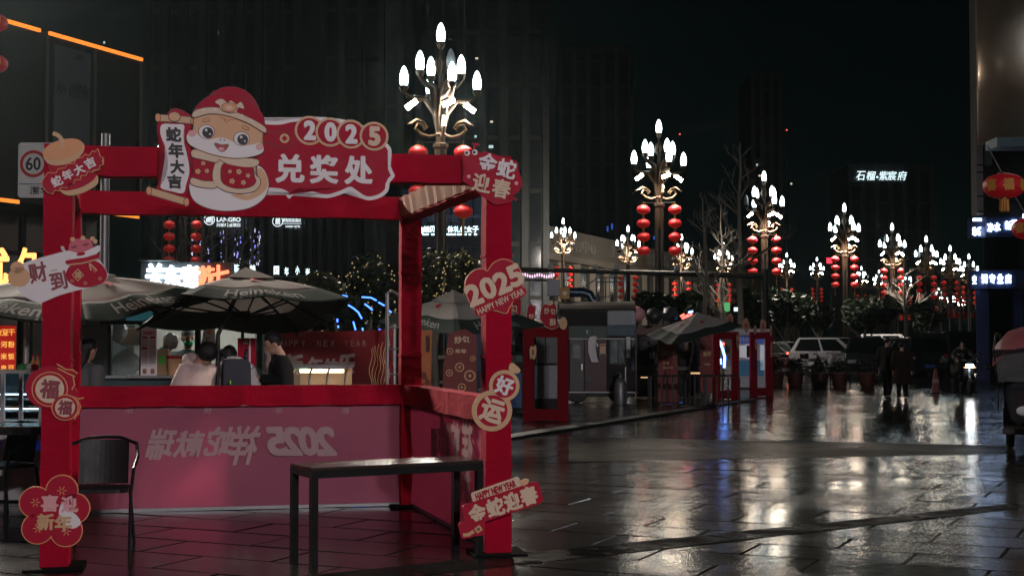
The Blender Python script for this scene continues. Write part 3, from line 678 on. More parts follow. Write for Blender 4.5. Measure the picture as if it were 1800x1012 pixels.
# heart
c = board('heart_sign', 'red heart-shaped new year board with ribbon on right booth post', 871, 505, 660, 380, .3162)
ht = smooth_closed([(620, 303), (600, 292), (550, 298), (505, 340), (493, 400), (515, 470), (560, 520), (660, 525), (725, 541), (745, 510), (775, 460), (815, 400), (822, 330), (780, 265), (710, 237), (650, 262)], 5)
base(c, ht, ORANGE); c.plate('heart_face', offset(ht, -5), 1, RED2)
for ch, x, y in (('2', 542, 437), ('0', 622, 400), ('2', 700, 370), ('5', 775, 330)): c.text(ch, x, y, 76, 112, 2, CREAM, .40, bold=.05)
c.plate('ribbon', rrect(693, 473, 315, 56, 26, rot=-.43), 2, RED2, back=0.); c.text('HAPPY NEW YEAR', 693, 473, 285, 34, 3, CREAM, .43, bold=.02)
# gourd
c = board('gourd_sign', 'gold-rimmed gourd-shaped good luck board on right booth post above table', 873, 700, 740, 460, .2965)
base(c, smooth_closed([(520, 645), (525, 610), (545, 602), (588, 640), (580, 660), (555, 662)], 3), GOLD, 'stem')
for x, y, r, ch in ((492, 735, 92, '好'), (420, 880, 120, '运')):
    q = c.plate('lobe', ell(x, y, r, r), 0 if r > 100 else .3, GOLD, back=0.); c.plate('lobe_face', ell(x, y, r*.76, r*.76), 1.2, RED2, parent=q)
    c.text(ch, x, y, r*1.1, r*1.1, 2.2, WHITE if r < 100 else CREAM, -.3, bold=.045)
# red plate
c = board('red_plate_sign', 'red tilted greeting plate with cream tab low on right booth post', 880, 890, 780, 780, .2292, off=.25)
MB().bb(-.02, .02, 0, .145, -.03, .03).build('bracket', BLACKM, c.root)
c.plate('tab', rrect(400, 350, 390, 80, 20, rot=-.31), 0, CREAM, back=0.)
q = base(c, rrect(450, 458, 620, 172, 34, rot=-.29), RED2, 'plate', .6)
for ch, x, y in (('金', 255, 520), ('蛇', 390, 478), ('迎', 525, 438), ('春', 650, 400)): c.text(ch, x, y, 128, 132, 2, CREAM, .29, bold=.05)
c.text('HAPPY NEW YEAR', 395, 352, 320, 52, 1, RED2, .31, bold=.05)
c.plate('ingot', smooth_closed([(575, 285), (600, 280), (640, 272), (652, 290), (630, 318), (595, 322)], 4), 1.4, SKINC, back=0.)
c.plate('cracker', rrect(175, 640, 110, 130, 24, rot=-.25), 1.4, RED2, back=0.); c.plate('cracker_band', stroke([(145, 680), (185, 680), (228, 655)], 26), 2, GOLD)
c.plate('cracker', rrect(268, 635, 92, 110, 24, rot=-.1), 1.8, RED2, back=0.); c.plate('cracker_label', rrect(262, 640, 50, 46, 6, rot=-.6), 2.6, GOLD); c.text('财', 262, 640, 22, 22, 3.2, INK)

# ------------------------------------------------------------------ table and chairs
def table(label, P, rz_, L, W, H, mat, name='metal_table', leg=.05):
    t = thing(name, label, 'table', P, rz_)
    m = MB(); m.box((0, 0, H-.012), (L-.004, W-.004, .022)); m.build('table_top', M('table_top', (.03, .022, .02), .22, var=.4, scale=12), t)
    for s in (-1, 1): MB().bb(-L/2, L/2, s*W/2-s*.05, s*W/2, H-.075, H-.025).build('apron', mat, t)
    for s in (-1, 1): MB().bb(s*L/2-s*.04, s*L/2, -W/2+.051, W/2-.051, H-.073, H-.026).build('end_rail', mat, t)
    for sx in (-1, 1):
        for sy in (-1, 1): MB().bb(sx*(L/2), sx*(L/2-leg), sy*W/2, sy*(W/2-leg), 0, H-.077).build('leg', mat, t)
    return t
A = gnd(548, 822, .72); B = gnd(850, 808, .72); Cc = gnd(515, 802, .72)
ex = (B-A); W = abs((Cc-A).cross(ex.normalized()).z); W = .44; mid = (A+B)/2; n_ = Vector((-ex.y, ex.x, 0)).normalized(); ctr = mid+n_*W/2
table('black metal table standing empty in front of the pink counter', (ctr.x, ctr.y, 0), math.atan2(ex.y, ex.x), ex.length, W, .72, BLACKM)
def plastic_chair(label, P, rz_):
    t = thing('chair', label, 'chair', P, rz_, 'black outdoor chairs'); SH = .46
    m = MB(); 
    m.prism(rrect(0, 0, .44, .42, .08), 0, .03); m.v = [(x, z, SH-.02+y) for x, y, z in m.v]; m.build('seat', BLACKM, t)
    b = MB(); n = 10
    for i in range(n+1):
        u = -1+2*i/n
        for z, o in ((SH+.02, .17), (SH+.2, .21), (SH+.36, .235)): b.v += [(u*.19, o-.03*u*u, z), (u*.19, o+.014-.03*u*u, z)]
    for i in range(n):
        for k in range(2):
            p, q = i*6+k*2, (i+1)*6+k*2; b.f += [(p, q, q+2, p+2), (p+1, p+3, q+3, q+1)]
        p, q = i*6, (i+1)*6; b.f += [(p+4, q+4, q+5, p+5), (p, p+1, q+1, q)]
    b.f += [(0, 2, 3, 1), (2, 4, 5, 3)]; b.f += [(n*6, n*6+1, n*6+3, n*6+2), (n*6+2, n*6+3, n*6+5, n*6+4)]
    b.build('backrest', BLACKM, t)
    arm = MB(); pts = [(-.27, -.2, SH+.16), (-.28, .0, SH+.24), (-.25, .18, SH+.33), (-.12, .25, SH+.375), (0, .262, SH+.38), (.12, .25, SH+.375), (.25, .18, SH+.33), (.28, .0, SH+.24), (.27, -.2, SH+.16)]
    arm.tube(pts, .014, 8); arm.build('arm_rail', BLACKM, t, True)
    for s in (-1, 1):
        MB().tube([(s*.27, -.2, SH+.16), (s*.25, -.2, SH-.02), (s*.245, -.21, 0)], .013, 8).build('leg', BLACKM, t, True)
        MB().tube([(s*.2, .18, SH-.02), (s*.23, .24, 0)], .013, 8).build('leg', BLACKM, t, True)
    return t
p = gnd(176, 962); plastic_chair('black chair with curved arm rail beside the left booth post', (p.x, p.y, 0), .15)
p = gnd(8, 905); plastic_chair('black chair cut by the left picture edge', (p.x, p.y, 0), -.5)
p = at(40, 745, 13.0); table('dark table at the left edge before the glass snack counter', (p.x-.35, 12.9, 0), .1, 1.3, .6, p.z, BLACKM)
# ------------------------------------------------------------------ people
def skin_part(P, E, R, sub=1):
    me = bpy.data.meshes.new('tmp'); me.from_pydata([tuple(p) for p in P], E, [])
    o = bpy.data.objects.new('tmp', me)
    o.modifiers.new('s', 'SKIN'); 
    for i, r in enumerate(R):
        d = me.skin_vertices[0].data[i]; d.radius = (r, r) if not hasattr(r, '__len__') else r; d.use_root = (i == 0)
    if sub: m = o.modifiers.new('u', 'SUBSURF'); m.levels = sub; m.render_levels = sub
    r = evaluated(o)
    V = [tuple(v.co) for v in r.vertices]; Fc = [tuple(p.vertices) for p in r.polygons]
    bpy.data.objects.remove(o); bpy.data.meshes.remove(me); bpy.data.meshes.remove(r); return V, Fc
def remeshed(mb, name, vox, mat, parent):
    me = mb.mesh(name); o = bpy.data.objects.new(name, me); r = o.modifiers.new('r', 'REMESH'); r.mode = 'VOXEL'; r.voxel_size = vox
    s = o.modifiers.new('s', 'SMOOTH'); s.factor = .5; s.iterations = 3
    q = evaluated(o)
    bpy.data.objects.remove(o); q.name = name; q.materials.clear(); q.materials.append(mat); q.shade_smooth()
    return put(name, q, parent)
SKIN = M('skin', (.42, .25, .18), .55, var=.12, scale=14)
HAIR = M('black_hair', (.006, .005, .005), .5, var=.4, scale=40, bump=.4)
SHOE = M('dark_shoe', (.015, .014, .014), .5)
def person(label, P, rz_, H=1.68, lean=0., side=0., head=(0, 0), armL=None, armR=None, jacket=None, trousers=None, stride=.0, puff=1., hood=None, hair='short', skirt=0., group=None, seat=False):
    """stands facing -y; lean pitches the trunk forward; arms give elbow and hand in body space"""
    t = thing('person', label, 'person', P, rz_, group); k = H/1.68; Rl = Matrix.Rotation(-lean, 3, 'X') if False else Matrix.Rotation(lean, 3, 'X')
    pel = Vector((0, 0, .92))
    if seat: pel = Vector((0, .1, .78))
    def up(v): v = Vector(v); q = Matrix.Rotation(lean, 3, 'X') @ v; return pel+q         # trunk space above the pelvis (lean > 0: forward is -y)
    T = lambda x, y, z: up((x, y, z))
    spine, chest, neck = T(0, 0, .22), T(0, 0, .42), T(0, .01, .56)
    shL, shR = T(.18, 0, .47), T(-.18, 0, .47)
    hd = neck+Matrix.Rotation(lean+head[0], 3, 'X') @ Vector((0, -.02, .13))
    aL = armL or [T(.24, .03, .2), T(.24, -.06, -.04)]; aR = armR or [T(-.24, .03, .2), T(-.24, -.06, -.04)]
    if seat: legs = [[(.1, -.3, .74), (.12, -.28, .32), (.12, -.4, .29)], [(-.1, -.3, .74), (-.12, -.28, .32), (-.12, -.4, .29)]]
    else: legs = [[(.09, -.03-stride*.6, .5), (.1, stride*.1-stride, .09), (.11, -.15-stride, .035)], [(-.09, -.03+stride*.25, .5), (-.1, .05+stride, .1+abs(stride)*.12), (-.11, -.08+stride*.95, .03)]]
    S = lambda v: Vector(v)*k
    m = MB()
    pts = [pel, spine, chest, neck, hd, shL, aL[0], aL[1], shR, aR[0], aR[1], Vector((.09, pel.y, pel.z-.05)), *map(Vector, legs[0]), Vector((-.09, pel.y, pel.z-.05)), *map(Vector, legs[1])]
    ed = [(0, 1), (1, 2), (2, 3), (3, 4), (2, 5), (5, 6), (6, 7), (2, 8), (8, 9), (9, 10), (0, 11), (11, 12), (12, 13), (13, 14), (0, 15), (15, 16), (16, 17), (17, 18)]
    rd = [(.12, .09), (.11, .085), (.13, .09), .05, .06, .055, .04, .028, .055, .04, .028, .08, .055, .038, .03, .08, .055, .038, .03]
    m.add(*skin_part([S(p) for p in pts], ed, [(r[0]*k, r[1]*k) if hasattr(r, '__len__') else r*k for r in rd]))
    HR = Matrix.Translation(S(hd)) @ Matrix.Rotation(head[1], 4, 'Z') @ Matrix.Rotation(lean*.5+head[0], 4, 'X')
    hb = MB(); hb.ball((0, 0, .02), (.074, .092, .105), 16, 12); hb.ball((0, -.028, -.055), (.05, .06, .055), 12, 8); hb.ball((0, -.095, -.012), (.013, .02, .022), 8, 6)
    for s in (-1, 1): hb.ball((s*.075, .005, 0), (.012, .022, .03), 8, 6)
    hb.ball((0, -.083, -.055), (.028, .012, .012), 8, 6)
    for s in (-1, 1): hb.ball((s*.03, -.08, .022), (.02, .012, .01), 8, 6)
    for v in hb.v: pass
    m.add(hb.v, hb.f, HR @ Matrix.Diagonal((k, k, k, 1)))
    for a in (aL, aR):                                      # hands: palm, four fingers and a thumb
        w0 = S(a[1]); d = (S(a[1])-S(a[0])).normalized(); x = d.cross(Vector((0, 0, 1))); x = x.normalized() if x.length > .1 else Vector((1, 0, 0)); n2 = x.cross(d)
        m.tube([w0, w0+d*.05, w0+d*.085], [.026*k, .036*k, .034*k], 8)
        for i, L in enumerate((.062, .074, .07, .055)):
            b = w0+d*.08+x*((i-1.5)*.019); m.tube([b, b+d*L*.5-n2*.006, b+d*L*.75-n2*.028], [.0095, .009, .0075], 6)
        b = w0+d*.03+x*.03; m.tube([b, b+(x+d)*.026, b+(x*.5+d)*.055], [.012, .011, .008], 6)
    body = remeshed(m, 'body', .0125, SKIN, t)
    eyes = MB()
    for s in (-1, 1): eyes = MB(); eyes.ball((s*.03, -.087, .018), (.013, .006, .006), 8, 6); e_ = MB(); e_.add(eyes.v, eyes.f, HR @ Matrix.Diagonal((k, k, k, 1))); e_.build('eye', INK, t, True)
    # clothes
    pf = puff
    def loft(m_, cs, rx, ry, n=18):
        o = len(m_.v); kq = len(cs)
        for i in range(kq):
            tg = (cs[min(i+1, kq-1)]-cs[max(i-1, 0)]).normalized(); ex_ = Vector((1, 0, 0)); ey_ = tg.cross(ex_).normalized()
            for jx in range(n):
                an_ = 2*PI*jx/n; m_.v.append(tuple(cs[i]+ex_*(math.cos(an_)*rx[i])+ey_*(math.sin(an_)*ry[i])))
        for i in range(kq-1):
            for jx in range(n): u_, v_ = o+i*n+jx, o+i*n+(jx+1) % n; m_.f.append((u_, v_, v_+n, u_+n))
        m_.f.append(tuple(o+i for i in range(n))[::-1]); m_.f.append(tuple(o+(kq-1)*n+i for i in range(n)))
    hem = pel+Vector((0, 0, -.12-skirt)); j = MB(); f_ = pf
    loft(j, [S(v) for v in (hem, pel, spine, T(0, 0, .34), T(0, 0, .45), T(0, .005, .52), neck+(chest-neck)*.1)], [k*r for r in ((.19+.06*(skirt > 0))*f_, .175*f_, .17*f_, .185*f_, .175*f_, .11, .075)], [k*r for r in ((.15+.05*(skirt > 0))*f_, .135*f_, .13*f_, .135*f_, .12*f_, .085, .075)])
    for sh, ar in ((shL, aL), (shR, aR)):
        wr_ = ar[1]+(ar[0]-ar[1])*.1; ins = sh+(chest-sh)*.35; md = (sh+ar[0])/2; m2 = (ar[0]+wr_)/2
        j.tube([S(v) for v in (ins, sh, md, ar[0], m2, wr_)], [k*f_*r for r in (.085, .085, .078, .068, .062, .05)], 12)
    jk = remeshed(j, 'jacket', .014, jacket, t)
    tr = MB(); loft(tr, [S(v) for v in (pel+Vector((0, 0, -.14)), pel+Vector((0, 0, -.05)), pel+Vector((0, 0, .06)))], [.17*k, .168*k, .155*k], [.125*k, .125*k, .115*k])
    for sg, lg in ((1, legs[0]), (-1, legs[1])):
        hp = Vector((.09*sg, pel.y, pel.z-.06)); tr.tube([S(v) for v in (hp, (hp+Vector(lg[0]))/2, Vector(lg[0]), (Vector(lg[0])+Vector(lg[1]))/2, Vector(lg[1])+Vector((0, 0, .02)))], [k*r for r in (.1, .098, .08, .072, .062)], 12)
    remeshed(tr, 'trousers', .014, trousers, t)
    for lg in legs:
        s = MB(); a, b = S(lg[1]), S(lg[2]); s.tube([a+Vector((0, .05, -.04)), a+Vector((0, 0, -.035)), b+Vector((0, 0, .005)), b+Vector((0, -.07, .0))], [.045, .05, .045, .025], 8); s.build('shoe', SHOE, t, True)
    hm = MB()
    if hair != 'none':
        hm.ball((0, .012, .035), (.084, .1, .105), 16, 10)
        hm.v = [(x*(1+.05*math.sin(31*z+17*y)), y if y > -.05 or z > .06 else y*.72, z+(.02 if (y < -.03 and z < .05) else 0)) for x, y, z in hm.v]
        if hair == 'long': hm.tube([(0, .06, .02), (0, .09, -.12), (0, .1, -.3)], [.075, .085, .05], 12)
        if hair == 'bushy': hm.ball((0, .0, .03), (.105, .115, .115), 14, 10)
        h_ = MB(); h_.add(hm.v, hm.f, HR @ Matrix.Diagonal((k, k, k, 1))); h_.build('hair', HAIR, t, True)
    if hood:
        hh = MB(); pth = []
        for i in range(9):
            a = PI*(-.15+1.3*i/8); pth.append(S(neck+Vector((.14*math.cos(a), .02+.1*math.sin(a), -.02+.05*math.sin(a)))))
        hh.tube(pth, [.025, .04, .05, .055, .058, .055, .05, .04, .025], 10); hh.build('hood', hood, t, True)
    return t, HR, k, (aL, aR)
PINKJ = M('pale_pink_down', (.60, .47, .45), .75, scale=10, bump=.5)
WHITEJ = M('white_down', (.66, .62, .62), .75, scale=14, bump=.5)
BLACKJ = M('black_coat', (.006, .006, .007), .8, spec=.2, bump=.3)
DARKT = M('dark_trousers', (.007, .007, .009), .9, spec=.1)
TEALJ = M('dark_teal_coat', (.012, .03, .03), .8)
BROWNJ = M('brown_coat', (.018, .012, .009), .9, spec=.1)
p = at(330, 640, 14.7)
person('person in pale pink hooded jacket leaning over the food kiosk counter', (p.x, p.y, 0), math.radians(62), 1.6, lean=.3, head=(.45, .1), jacket=PINKJ, trousers=DARKT, hood=PINKJ, hair='bushy', puff=1.15)
p = at(412, 650, 15.0)
tt, HR, kk, _ = person('person in white fluffy jacket with dark backpack bending at the kiosk', (p.x, p.y, 0), math.radians(200), 1.62, lean=.55, head=(.3, -.5), jacket=WHITEJ, trousers=DARKT, hood=WHITEJ, puff=1.25)
bp_ = thing('backpack', 'navy backpack with green zip pulls on the white-jacketed person', 'backpack', (p.x, p.y, 0), math.radians(200))
M('navy_cloth', (.012, .014, .03), .7)
m = MB(); m.prism(rrect(0, 0, .29, .42, .07), -.07, .07); m.v = [(x*(1-.25*max(0, z-.05)), y*(1.15-z*.9)+.12, z+1.2) for x, y, z in m.v]; o = m.build('bag', MATS['navy_cloth'], bp_); bv = o.modifiers.new('bevel', 'BEVEL'); bv.width = .03; bv.segments = 3
m = MB(); m.prism(rrect(0, 0, .2, .16, .04), -.03, .03); m.v = [(x, y+.22, z+1.1) for x, y, z in m.v]; m.build('front_pocket', MATS['navy_cloth'], bp_)
MB().cyl((.08, .252, 1.19), (.08, .256, 1.15), .005).build('zip_pull', glow('green_pull', (.3, .8, .1), .12), bp_)
for s_ in (-1, 1): MB().tube([(s_*.1, .06, 1.42), (s_*.13, -.02, 1.5), (s_*.14, -.12, 1.38)], .018, 6).build('strap', MATS['navy_cloth'], bp_, True)
p = at(497, 650, 15.3)
person('person in black coat with short dark hair looking down at a phone', (p.x, p.y, 0), math.radians(-78), 1.66, lean=.06, head=(.4, 0), armL=[Vector((.25, .02, 1.16)), Vector((.06, -.26, 1.22))], armR=[Vector((-.25, .0, 1.14)), Vector((-.06, -.24, 1.2))], jacket=BLACKJ, trousers=DARKT, hair='short', puff=1.05)
ph = thing('phone', 'dark phone held by the black-coated person', 'phone', (p.x, p.y, 0), math.radians(-78))
m = MB(); m.box((.0, -.36, 1.27), (.075, .008, .15)); mm = Matrix.Translation((0, -.36, 1.27)) @ Matrix.Rotation(-.9, 4, 'X') @ Matrix.Translation((0, .36, -1.27)); m.v = [tuple(mm @ Vector(v)) for v in m.v]; m.build('phone_body', INK, ph)
m = MB(); m.box((0, -.353, 1.27), (.066, .003, .138)); m.v = [tuple(mm @ Vector(v)) for v in m.v]; m.build('screen', glow('phone_screen', (.5, .6, .8), .5), ph)
p = at(330, 630, 17.3)
tt, HR, kk, _ = person('kiosk vendor in dark clothes with grey cap and green face mask', (p.x, p.y, 0), math.radians(10), 1.7, head=(.15, .3), jacket=TEALJ, trousers=DARKT, hair='none', armL=[Vector((.26, -.1, 1.1)), Vector((.15, -.32, 1.12))])
m = MB(); m.ball((0, -.045, -.045), (.062, .062, .05), 12, 8); h_ = MB(); h_.add(m.v, m.f, HR); h_.build('face_mask', M('green_mask', (.05, .42, .22), .7), tt, True)
m = MB(); m.ball((0, .01, .06), (.085, .1, .085), 14, 8); m.v = [(x, y, max(z, .035)) for x, y, z in m.v]; h_ = MB(); h_.add(m.v, m.f, HR); h_.build('cap', M('grey_cap', (.12, .15, .16), .8), tt, True)
p = at(143, 660, 14.6)
person('person with long dark hair half hidden behind the left booth post', (p.x, p.y, 0), math.radians(150), 1.58, lean=.1, head=(.2, 0), jacket=M('grey_coat', (.1, .1, .1), .8), trousers=DARKT, hair='long')
p = gnd(1560, 703); person('person in black walking across the wet plaza, left of the two', (p.x, p.y, 0), math.radians(150), 1.62, lean=.04, jacket=BLACKJ, trousers=DARKT, stride=.2, puff=1.15)
p = gnd(1586, 705); person('person in long brown coat walking across the wet plaza, right of the two', (p.x, p.y, 0), math.radians(165), 1.5, lean=.04, jacket=BROWNJ, trousers=DARKT, stride=.08, puff=1.3, skirt=.3)

# ------------------------------------------------------------------ parasols
UW = M('parasol_white', (.44, .42, .405), .8, var=.12, scale=3, trans=.4); UG = M('parasol_green', (.022, .042, .034), .8, var=.2, scale=3, trans=.35)
URED = M('star_red', (.4, .01, .02), .7); UWORD = M('parasol_words', (.24, .25, .24), .8)
def parasol(label, apex, corners, base_pt, words='Heineken', wside=(0,), vent=True, joint=None, under=()):
    O_ = Vector((base_pt[0], base_pt[1], 0)); t = thing('parasol', label, 'parasol', O_, 0, 'branded parasols over the stalls')
    ap = Vector(apex)-O_; C = [Vector(c_)-O_ for c_ in corners]
    def surf(i, u, v):                                      # side i, u along the edge, v from apex to rim
        a, b = C[i], C[(i+1) % 4]; e = a.lerp(b, u); rib = abs(math.sin(2*PI*u)) ; p_ = ap.lerp(e, v)
        d = math.sin(PI*min(v, 1)*.9)*.05; p_.z += d-.045*rib*v
        return p_
    N, K = 16, 10; cut = .7
    for i in range(4):
        for nm, v0, v1, mat in (('canopy_panel', .12, cut, UW), ('canopy_border', cut, 1, UG)):
            m = MB()
            for j in range(K+1):
                for q in range(N+1):
                    v = v0+(v1-v0)*j/K; m.v.append(tuple(surf(i, q/N, v)))
            for j in range(K):
                for q in range(N): a = j*(N+1)+q; m.f.append((a, a+1, a+N+2, a+N+1))
            o = m.build(nm, mat, t, True); s = o.modifiers.new('thick', 'SOLIDIFY'); s.thickness = .004
        if i in wside and words:
            flip = (C[(i+1) % 4]-C[i]).x < 0
            def fn(a, b):
                u = .24+.52*(1-a if flip else a); v = cut+.07+(.17)*(1-b); q = surf(i, u, v); return q+Vector((0, 0, .012))
            text_map(words, fn, UWORD, t)
        if i in under and words:
            text_map(words, lambda a, b: surf(i, .2+.6*a, cut+.06+.18*(1-b))-Vector((0, 0, .012)), M('under_words', (.02, .03, .025), .9), t)
        # a star on the white
        m = MB(); cu, cv = .5, .42
        ring = []
        for a in range(10):
            r = .11 if a % 2 == 0 else .045; ring.append(surf(i, cu+r*math.cos(a*PI/5+PI/2)*1.0, cv-r*math.sin(a*PI/5+PI/2)*.9)+Vector((0, 0, .012)))
        ctr_ = surf(i, cu, cv)+Vector((0, 0, .012)); m.add([ctr_]+ring, [(0, 1+a, 1+(a+1) % 10) for a in range(10)]); m.build('star', URED, t)
    if vent:
        m = MB(); tp = ap+Vector((0, 0, .1))
        rim = [ap.lerp(c_, .28)+Vector((0, 0, .055)) for c_ in C]; mid_ = [(rim[i]+rim[(i+1) % 4])/2+Vector((0, 0, -.012)) for i in range(4)]
        loop = [x for pr in zip(rim, mid_) for x in pr]; m.add([tp]+loop, [(0, 1+a, 1+(a+1) % 8) for a in range(8)])
        o = m.build('vent', UW, t); s = o.modifiers.new('thick', 'SOLIDIFY'); s.thickness = .004
    hub = ap+Vector((0, 0, -.42)); j_ = Vector(joint)-O_ if joint else Vector((0, 0, .9))
    MB().tube([(0, 0, 0), (0, 0, j_.z), ap], .024, 8).build('pole', DARKM, t, True)
    MB().lathe([(.26, 0), (.26, .06), (.05, .1), (.04, .3)], 12).build('base', DARKM, t, True)
    ends = C+[(C[i]+C[(i+1) % 4])/2 for i in range(4)]
    for e in ends:
        MB().bar(ap+Vector((0, 0, -.03)), e+Vector((0, 0, -.04)), .016, .022).build('rib', BLACKM, t)
        MB().bar(hub, ap.lerp(e, .55)+Vector((0, 0, -.03)), .013, .018).build('strut', BLACKM, t)
    MB().lathe([(.05, -.06), (.06, 0), (.05, .06)], 10, c=hub).build('hub', BLACKM, t)
    return t
def para(label, apx, L, Fr, R, Ya, Yl, Yf, Yr, pole_px, **k):
    l, f, r = at(*L, Yl), at(*Fr, Yf), at(*R, Yr); b = l+r-f; a = at(*apx, Ya); base_ = at(pole_px, 600, Ya)
    return parasol(label, a, [l, f, r, b], base_, **k)
l, f, r, b = at(241, 573, 15.9), at(528, 585, 15.9), at(618, 527, 13.9), at(318, 519, 13.9)
parasol('white and green parasol tilted over the kiosk customers', at(432, 486, 14.9), [l, f, r, b], at(383, 600, 14.9), wside=(2,), under=(0, 1), joint=at(384, 588, 14.9))
para('white and green parasol at the left edge behind the fortune board', (130, 482), (-190, 545), (150, 566), (394, 521), 14.7, 14.7, 13.5, 14.8, 120, wside=(0, 1))
para('white and green parasol standing behind the booth, right of the back post', (797, 520), (664, 566), (803, 586), (958, 572), 24, 24, 22.4, 24, 797, wside=(0, 1))
para('small sagging parasol over the slatted barrier near the far red booths', (1226, 556), (1136, 590), (1182, 606), (1306, 573), 33, 33, 31.8, 33, 1212, wside=(0, 1), words='')

# ------------------------------------------------------------------ food kiosk
KY = 16.2
def kbox(m, x0, x1, y0, y1, Y, t=.06): a, b = at(x0, y0, Y), at(x1, y1, Y); m.bb(a.x, b.x, Y, Y+t, b.z, a.z)
TEAL = M('kiosk_teal', (.02, .05, .055), .5, var=.25); KDARK = M('kiosk_dark', (.02, .022, .024), .45)
WARMW = M('kiosk_inner', (.5, .5, .47), .6)
k0, k1 = at(146, 600, KY).x, at(452, 600, KY).x; zt = at(300, 540, KY).z; zc = at(300, 664, KY).z
ks = thing('food_kiosk', 'dark teal food kiosk with lit serving hatch behind the booth', 'kiosk', ((k0+k1)/2, KY, 0)); KO = Vector(((k0+k1)/2, KY, 0))
def kp(name, mat, *bb, par=None): m = MB(); m.bb(*bb); m.v = [(x-KO.x, y-KO.y, z) for x, y, z in m.v]; return m.build(name, mat, par or ks)
x_ = lambda px, Y=KY: at(px, 600, Y).x
z_ = lambda py, Y=KY: at(300, py, Y).z
kp('counter_wall', TEAL, k0, k1, KY, KY+.08, .05, zc); kp('side_wall', TEAL, k0, x_(192), KY-.003, KY+.085, zc+.002, zt)
kp('counter_top', STEEL, x_(192)+.002, k1, KY-.15, KY+.5, zc+.002, zc+.03)
kp('header', TEAL, x_(192)+.002, k1, KY, KY+.08, z_(570), zt+.15)
kp('back_wall', WARMW, k0, k1, KY+2.2, KY+2.25, .05, zt+.1); kp('end_wall', TEAL, k0-.06, k0-.002, KY, KY+2.2, .05, zt+.1); kp('end_wall', TEAL, k1+.002, k1+.06, KY, KY+2.2, .05, zt+.1)
kp('roof', TEAL, k0-.1, k1+.1, KY-.05, KY+2.3, zt+.152, zt+.21)
kp('floor', KDARK, k0, k1, KY+.09, KY+2.19, .0, .05)
for a, b in ((190, 196), (246, 249), (343, 352), (424, 428)): kp('mullion', BLACKM, x_(a), x_(b), KY-.02, KY+.05, zc+.031, z_(571))
kp('awning_rail', BLACKM, x_(188), x_(456), KY-.3, KY-.22, z_(570), z_(564))
kp('glass_pane', GLASS, x_(196)+.003, x_(246)-.003, KY+.01, KY+.016, zc+.031, z_(572))
kp('shelf', STEEL, x_(196), x_(246), KY+.6, KY+.9, z_(612), z_(610)); kp('shelf', STEEL, x_(196), x_(300), KY+1.2, KY+1.6, z_(632), z_(629))
kp('light_tube', glow('kiosk_tube', (1, .97, .88), 30), x_(200), x_(420), KY+1.1, KY+1.16, zt+.0, zt+.05)
kp('blue_panel', M('blue_panel', (.05, .22, .28), .5, emit=.08, ecol=(.1, .5, .6)), x_(222), x_(268), KY-.02, KY-.004, z_(569), z_(546))
def kthing(name, label, cat, px, py, Y): p = at(px, py, Y); return thing(name, label, cat, p)
mn = kthing('menu_strip', 'white price menu hanging in the kiosk hatch', 'menu', 262, 618, KY-.06); c = Canvas(mn, 262, 618, (KY-.06)/F)
base(c, rrect(262, 618, 28, 90, 1), WHITE, 'menu_card')
c.text('小吃皮豆干', 262, 585, 20, 6, 1, RED2, bold=.03)
for x, y in ((255, 593), (269, 593), (255, 612)): c.plate('heading', rrect(x, y, 9, 3.4, 1.5), 1, RED2)
for i in range(14):
    for x, w_ in ((255, 10), (269, 11)):
        if not (i in (6,) and x == 255): c.plate('price_line', rrect(x, 599+i*2.9+(1.5 if i > 5 else 0), w_, .9, .2), 1, M('grey_print', (.2, .16, .16), .6))
for x in (255, 269): c.plate('picture', rrect(x, 652, 7, 9, 2), 1, M('brown_print', (.25, .12, .07), .6))
def blob_thing(name, label, cat, px, py, Y, r, mat, seed=1, part='body', zs=1.):
    t = kthing(name, label, cat, px, py, Y); m = MB(); m.ball((0, 0, 0), (r, r*.8, r*zs), 12, 9); q = random.Random(seed)
    m.v = [(x*(1+q.uniform(-.18, .18)), y*(1+q.uniform(-.18, .18)), z*(1+q.uniform(-.15, .15))) for x, y, z in m.v]; m.build(part, mat, t, True); return t
BAG = M('plastic_bag', (.5, .52, .52), .25, var=.2, scale=20, bump=.6)
blob_thing('plastic_bag', 'crumpled clear plastic bag low in the left kiosk pane', 'bag', 222, 640, KY+.6, .16, BAG, 2)
blob_thing('plastic_bag', 'white plastic bag hanging near the kiosk vendor', 'bag', 300, 600, KY+.5, .10, BAG, 3)
blob_thing('plastic_bag', 'pale bag hanging above the kiosk pane shelf', 'bag', 208, 582, KY+.5, .10, BAG, 4, zs=1.3)
blob_thing('plastic_bag', 'small white bag of cups by the menu card', 'bag', 290, 618, KY+.45, .07, BAG, 5)
t = kthing('cardboard_box', 'brown cardboard box on the kiosk shelf behind glass', 'box', 240, 592, KY+.8); MB().box((0, 0, 0), (.3, .25, .2)).build('carton', M('cardboard', (.35, .22, .12), .8), t); MB().box((0, 0, .104), (.31, .06, .006)).build('tape', CREAM, t)
t = kthing('sauce_tub', 'tan sauce tub on the kiosk counter beside the vendor', 'tub', 307, 648, KY+.2); MB().lathe([(.07, -.12), (.09, .1), (.095, .12)], 14).build('tub', SKINC, t, True); MB().lathe([(.098, .12), (.098, .15)], 14).build('lid', RED2, t, True)
t = kthing('order_box', 'cardboard carton standing behind the menu card', 'box', 287, 640, KY+.3); MB().box((0, 0, 0), (.14, .12, .34)).build('carton', MATS['cardboard'], t); MB().box((0, -.063, .05), (.08, .004, .1)).build('sticker', M('green_print', (.1, .4, .05), .6), t)
t = kthing('price_card', 'white tented price card in the kiosk hatch near the parasol pole', 'card', 366, 593, KY-.05); MB().prism([(-.08, -.08), (.09, -.08), (.07, .1), (-.05, .1)], 0, .006).build('card', WHITE, t); MB().prism(ell(.01, .06, .025), -.006, -.002).build('badge', GOLD, t)
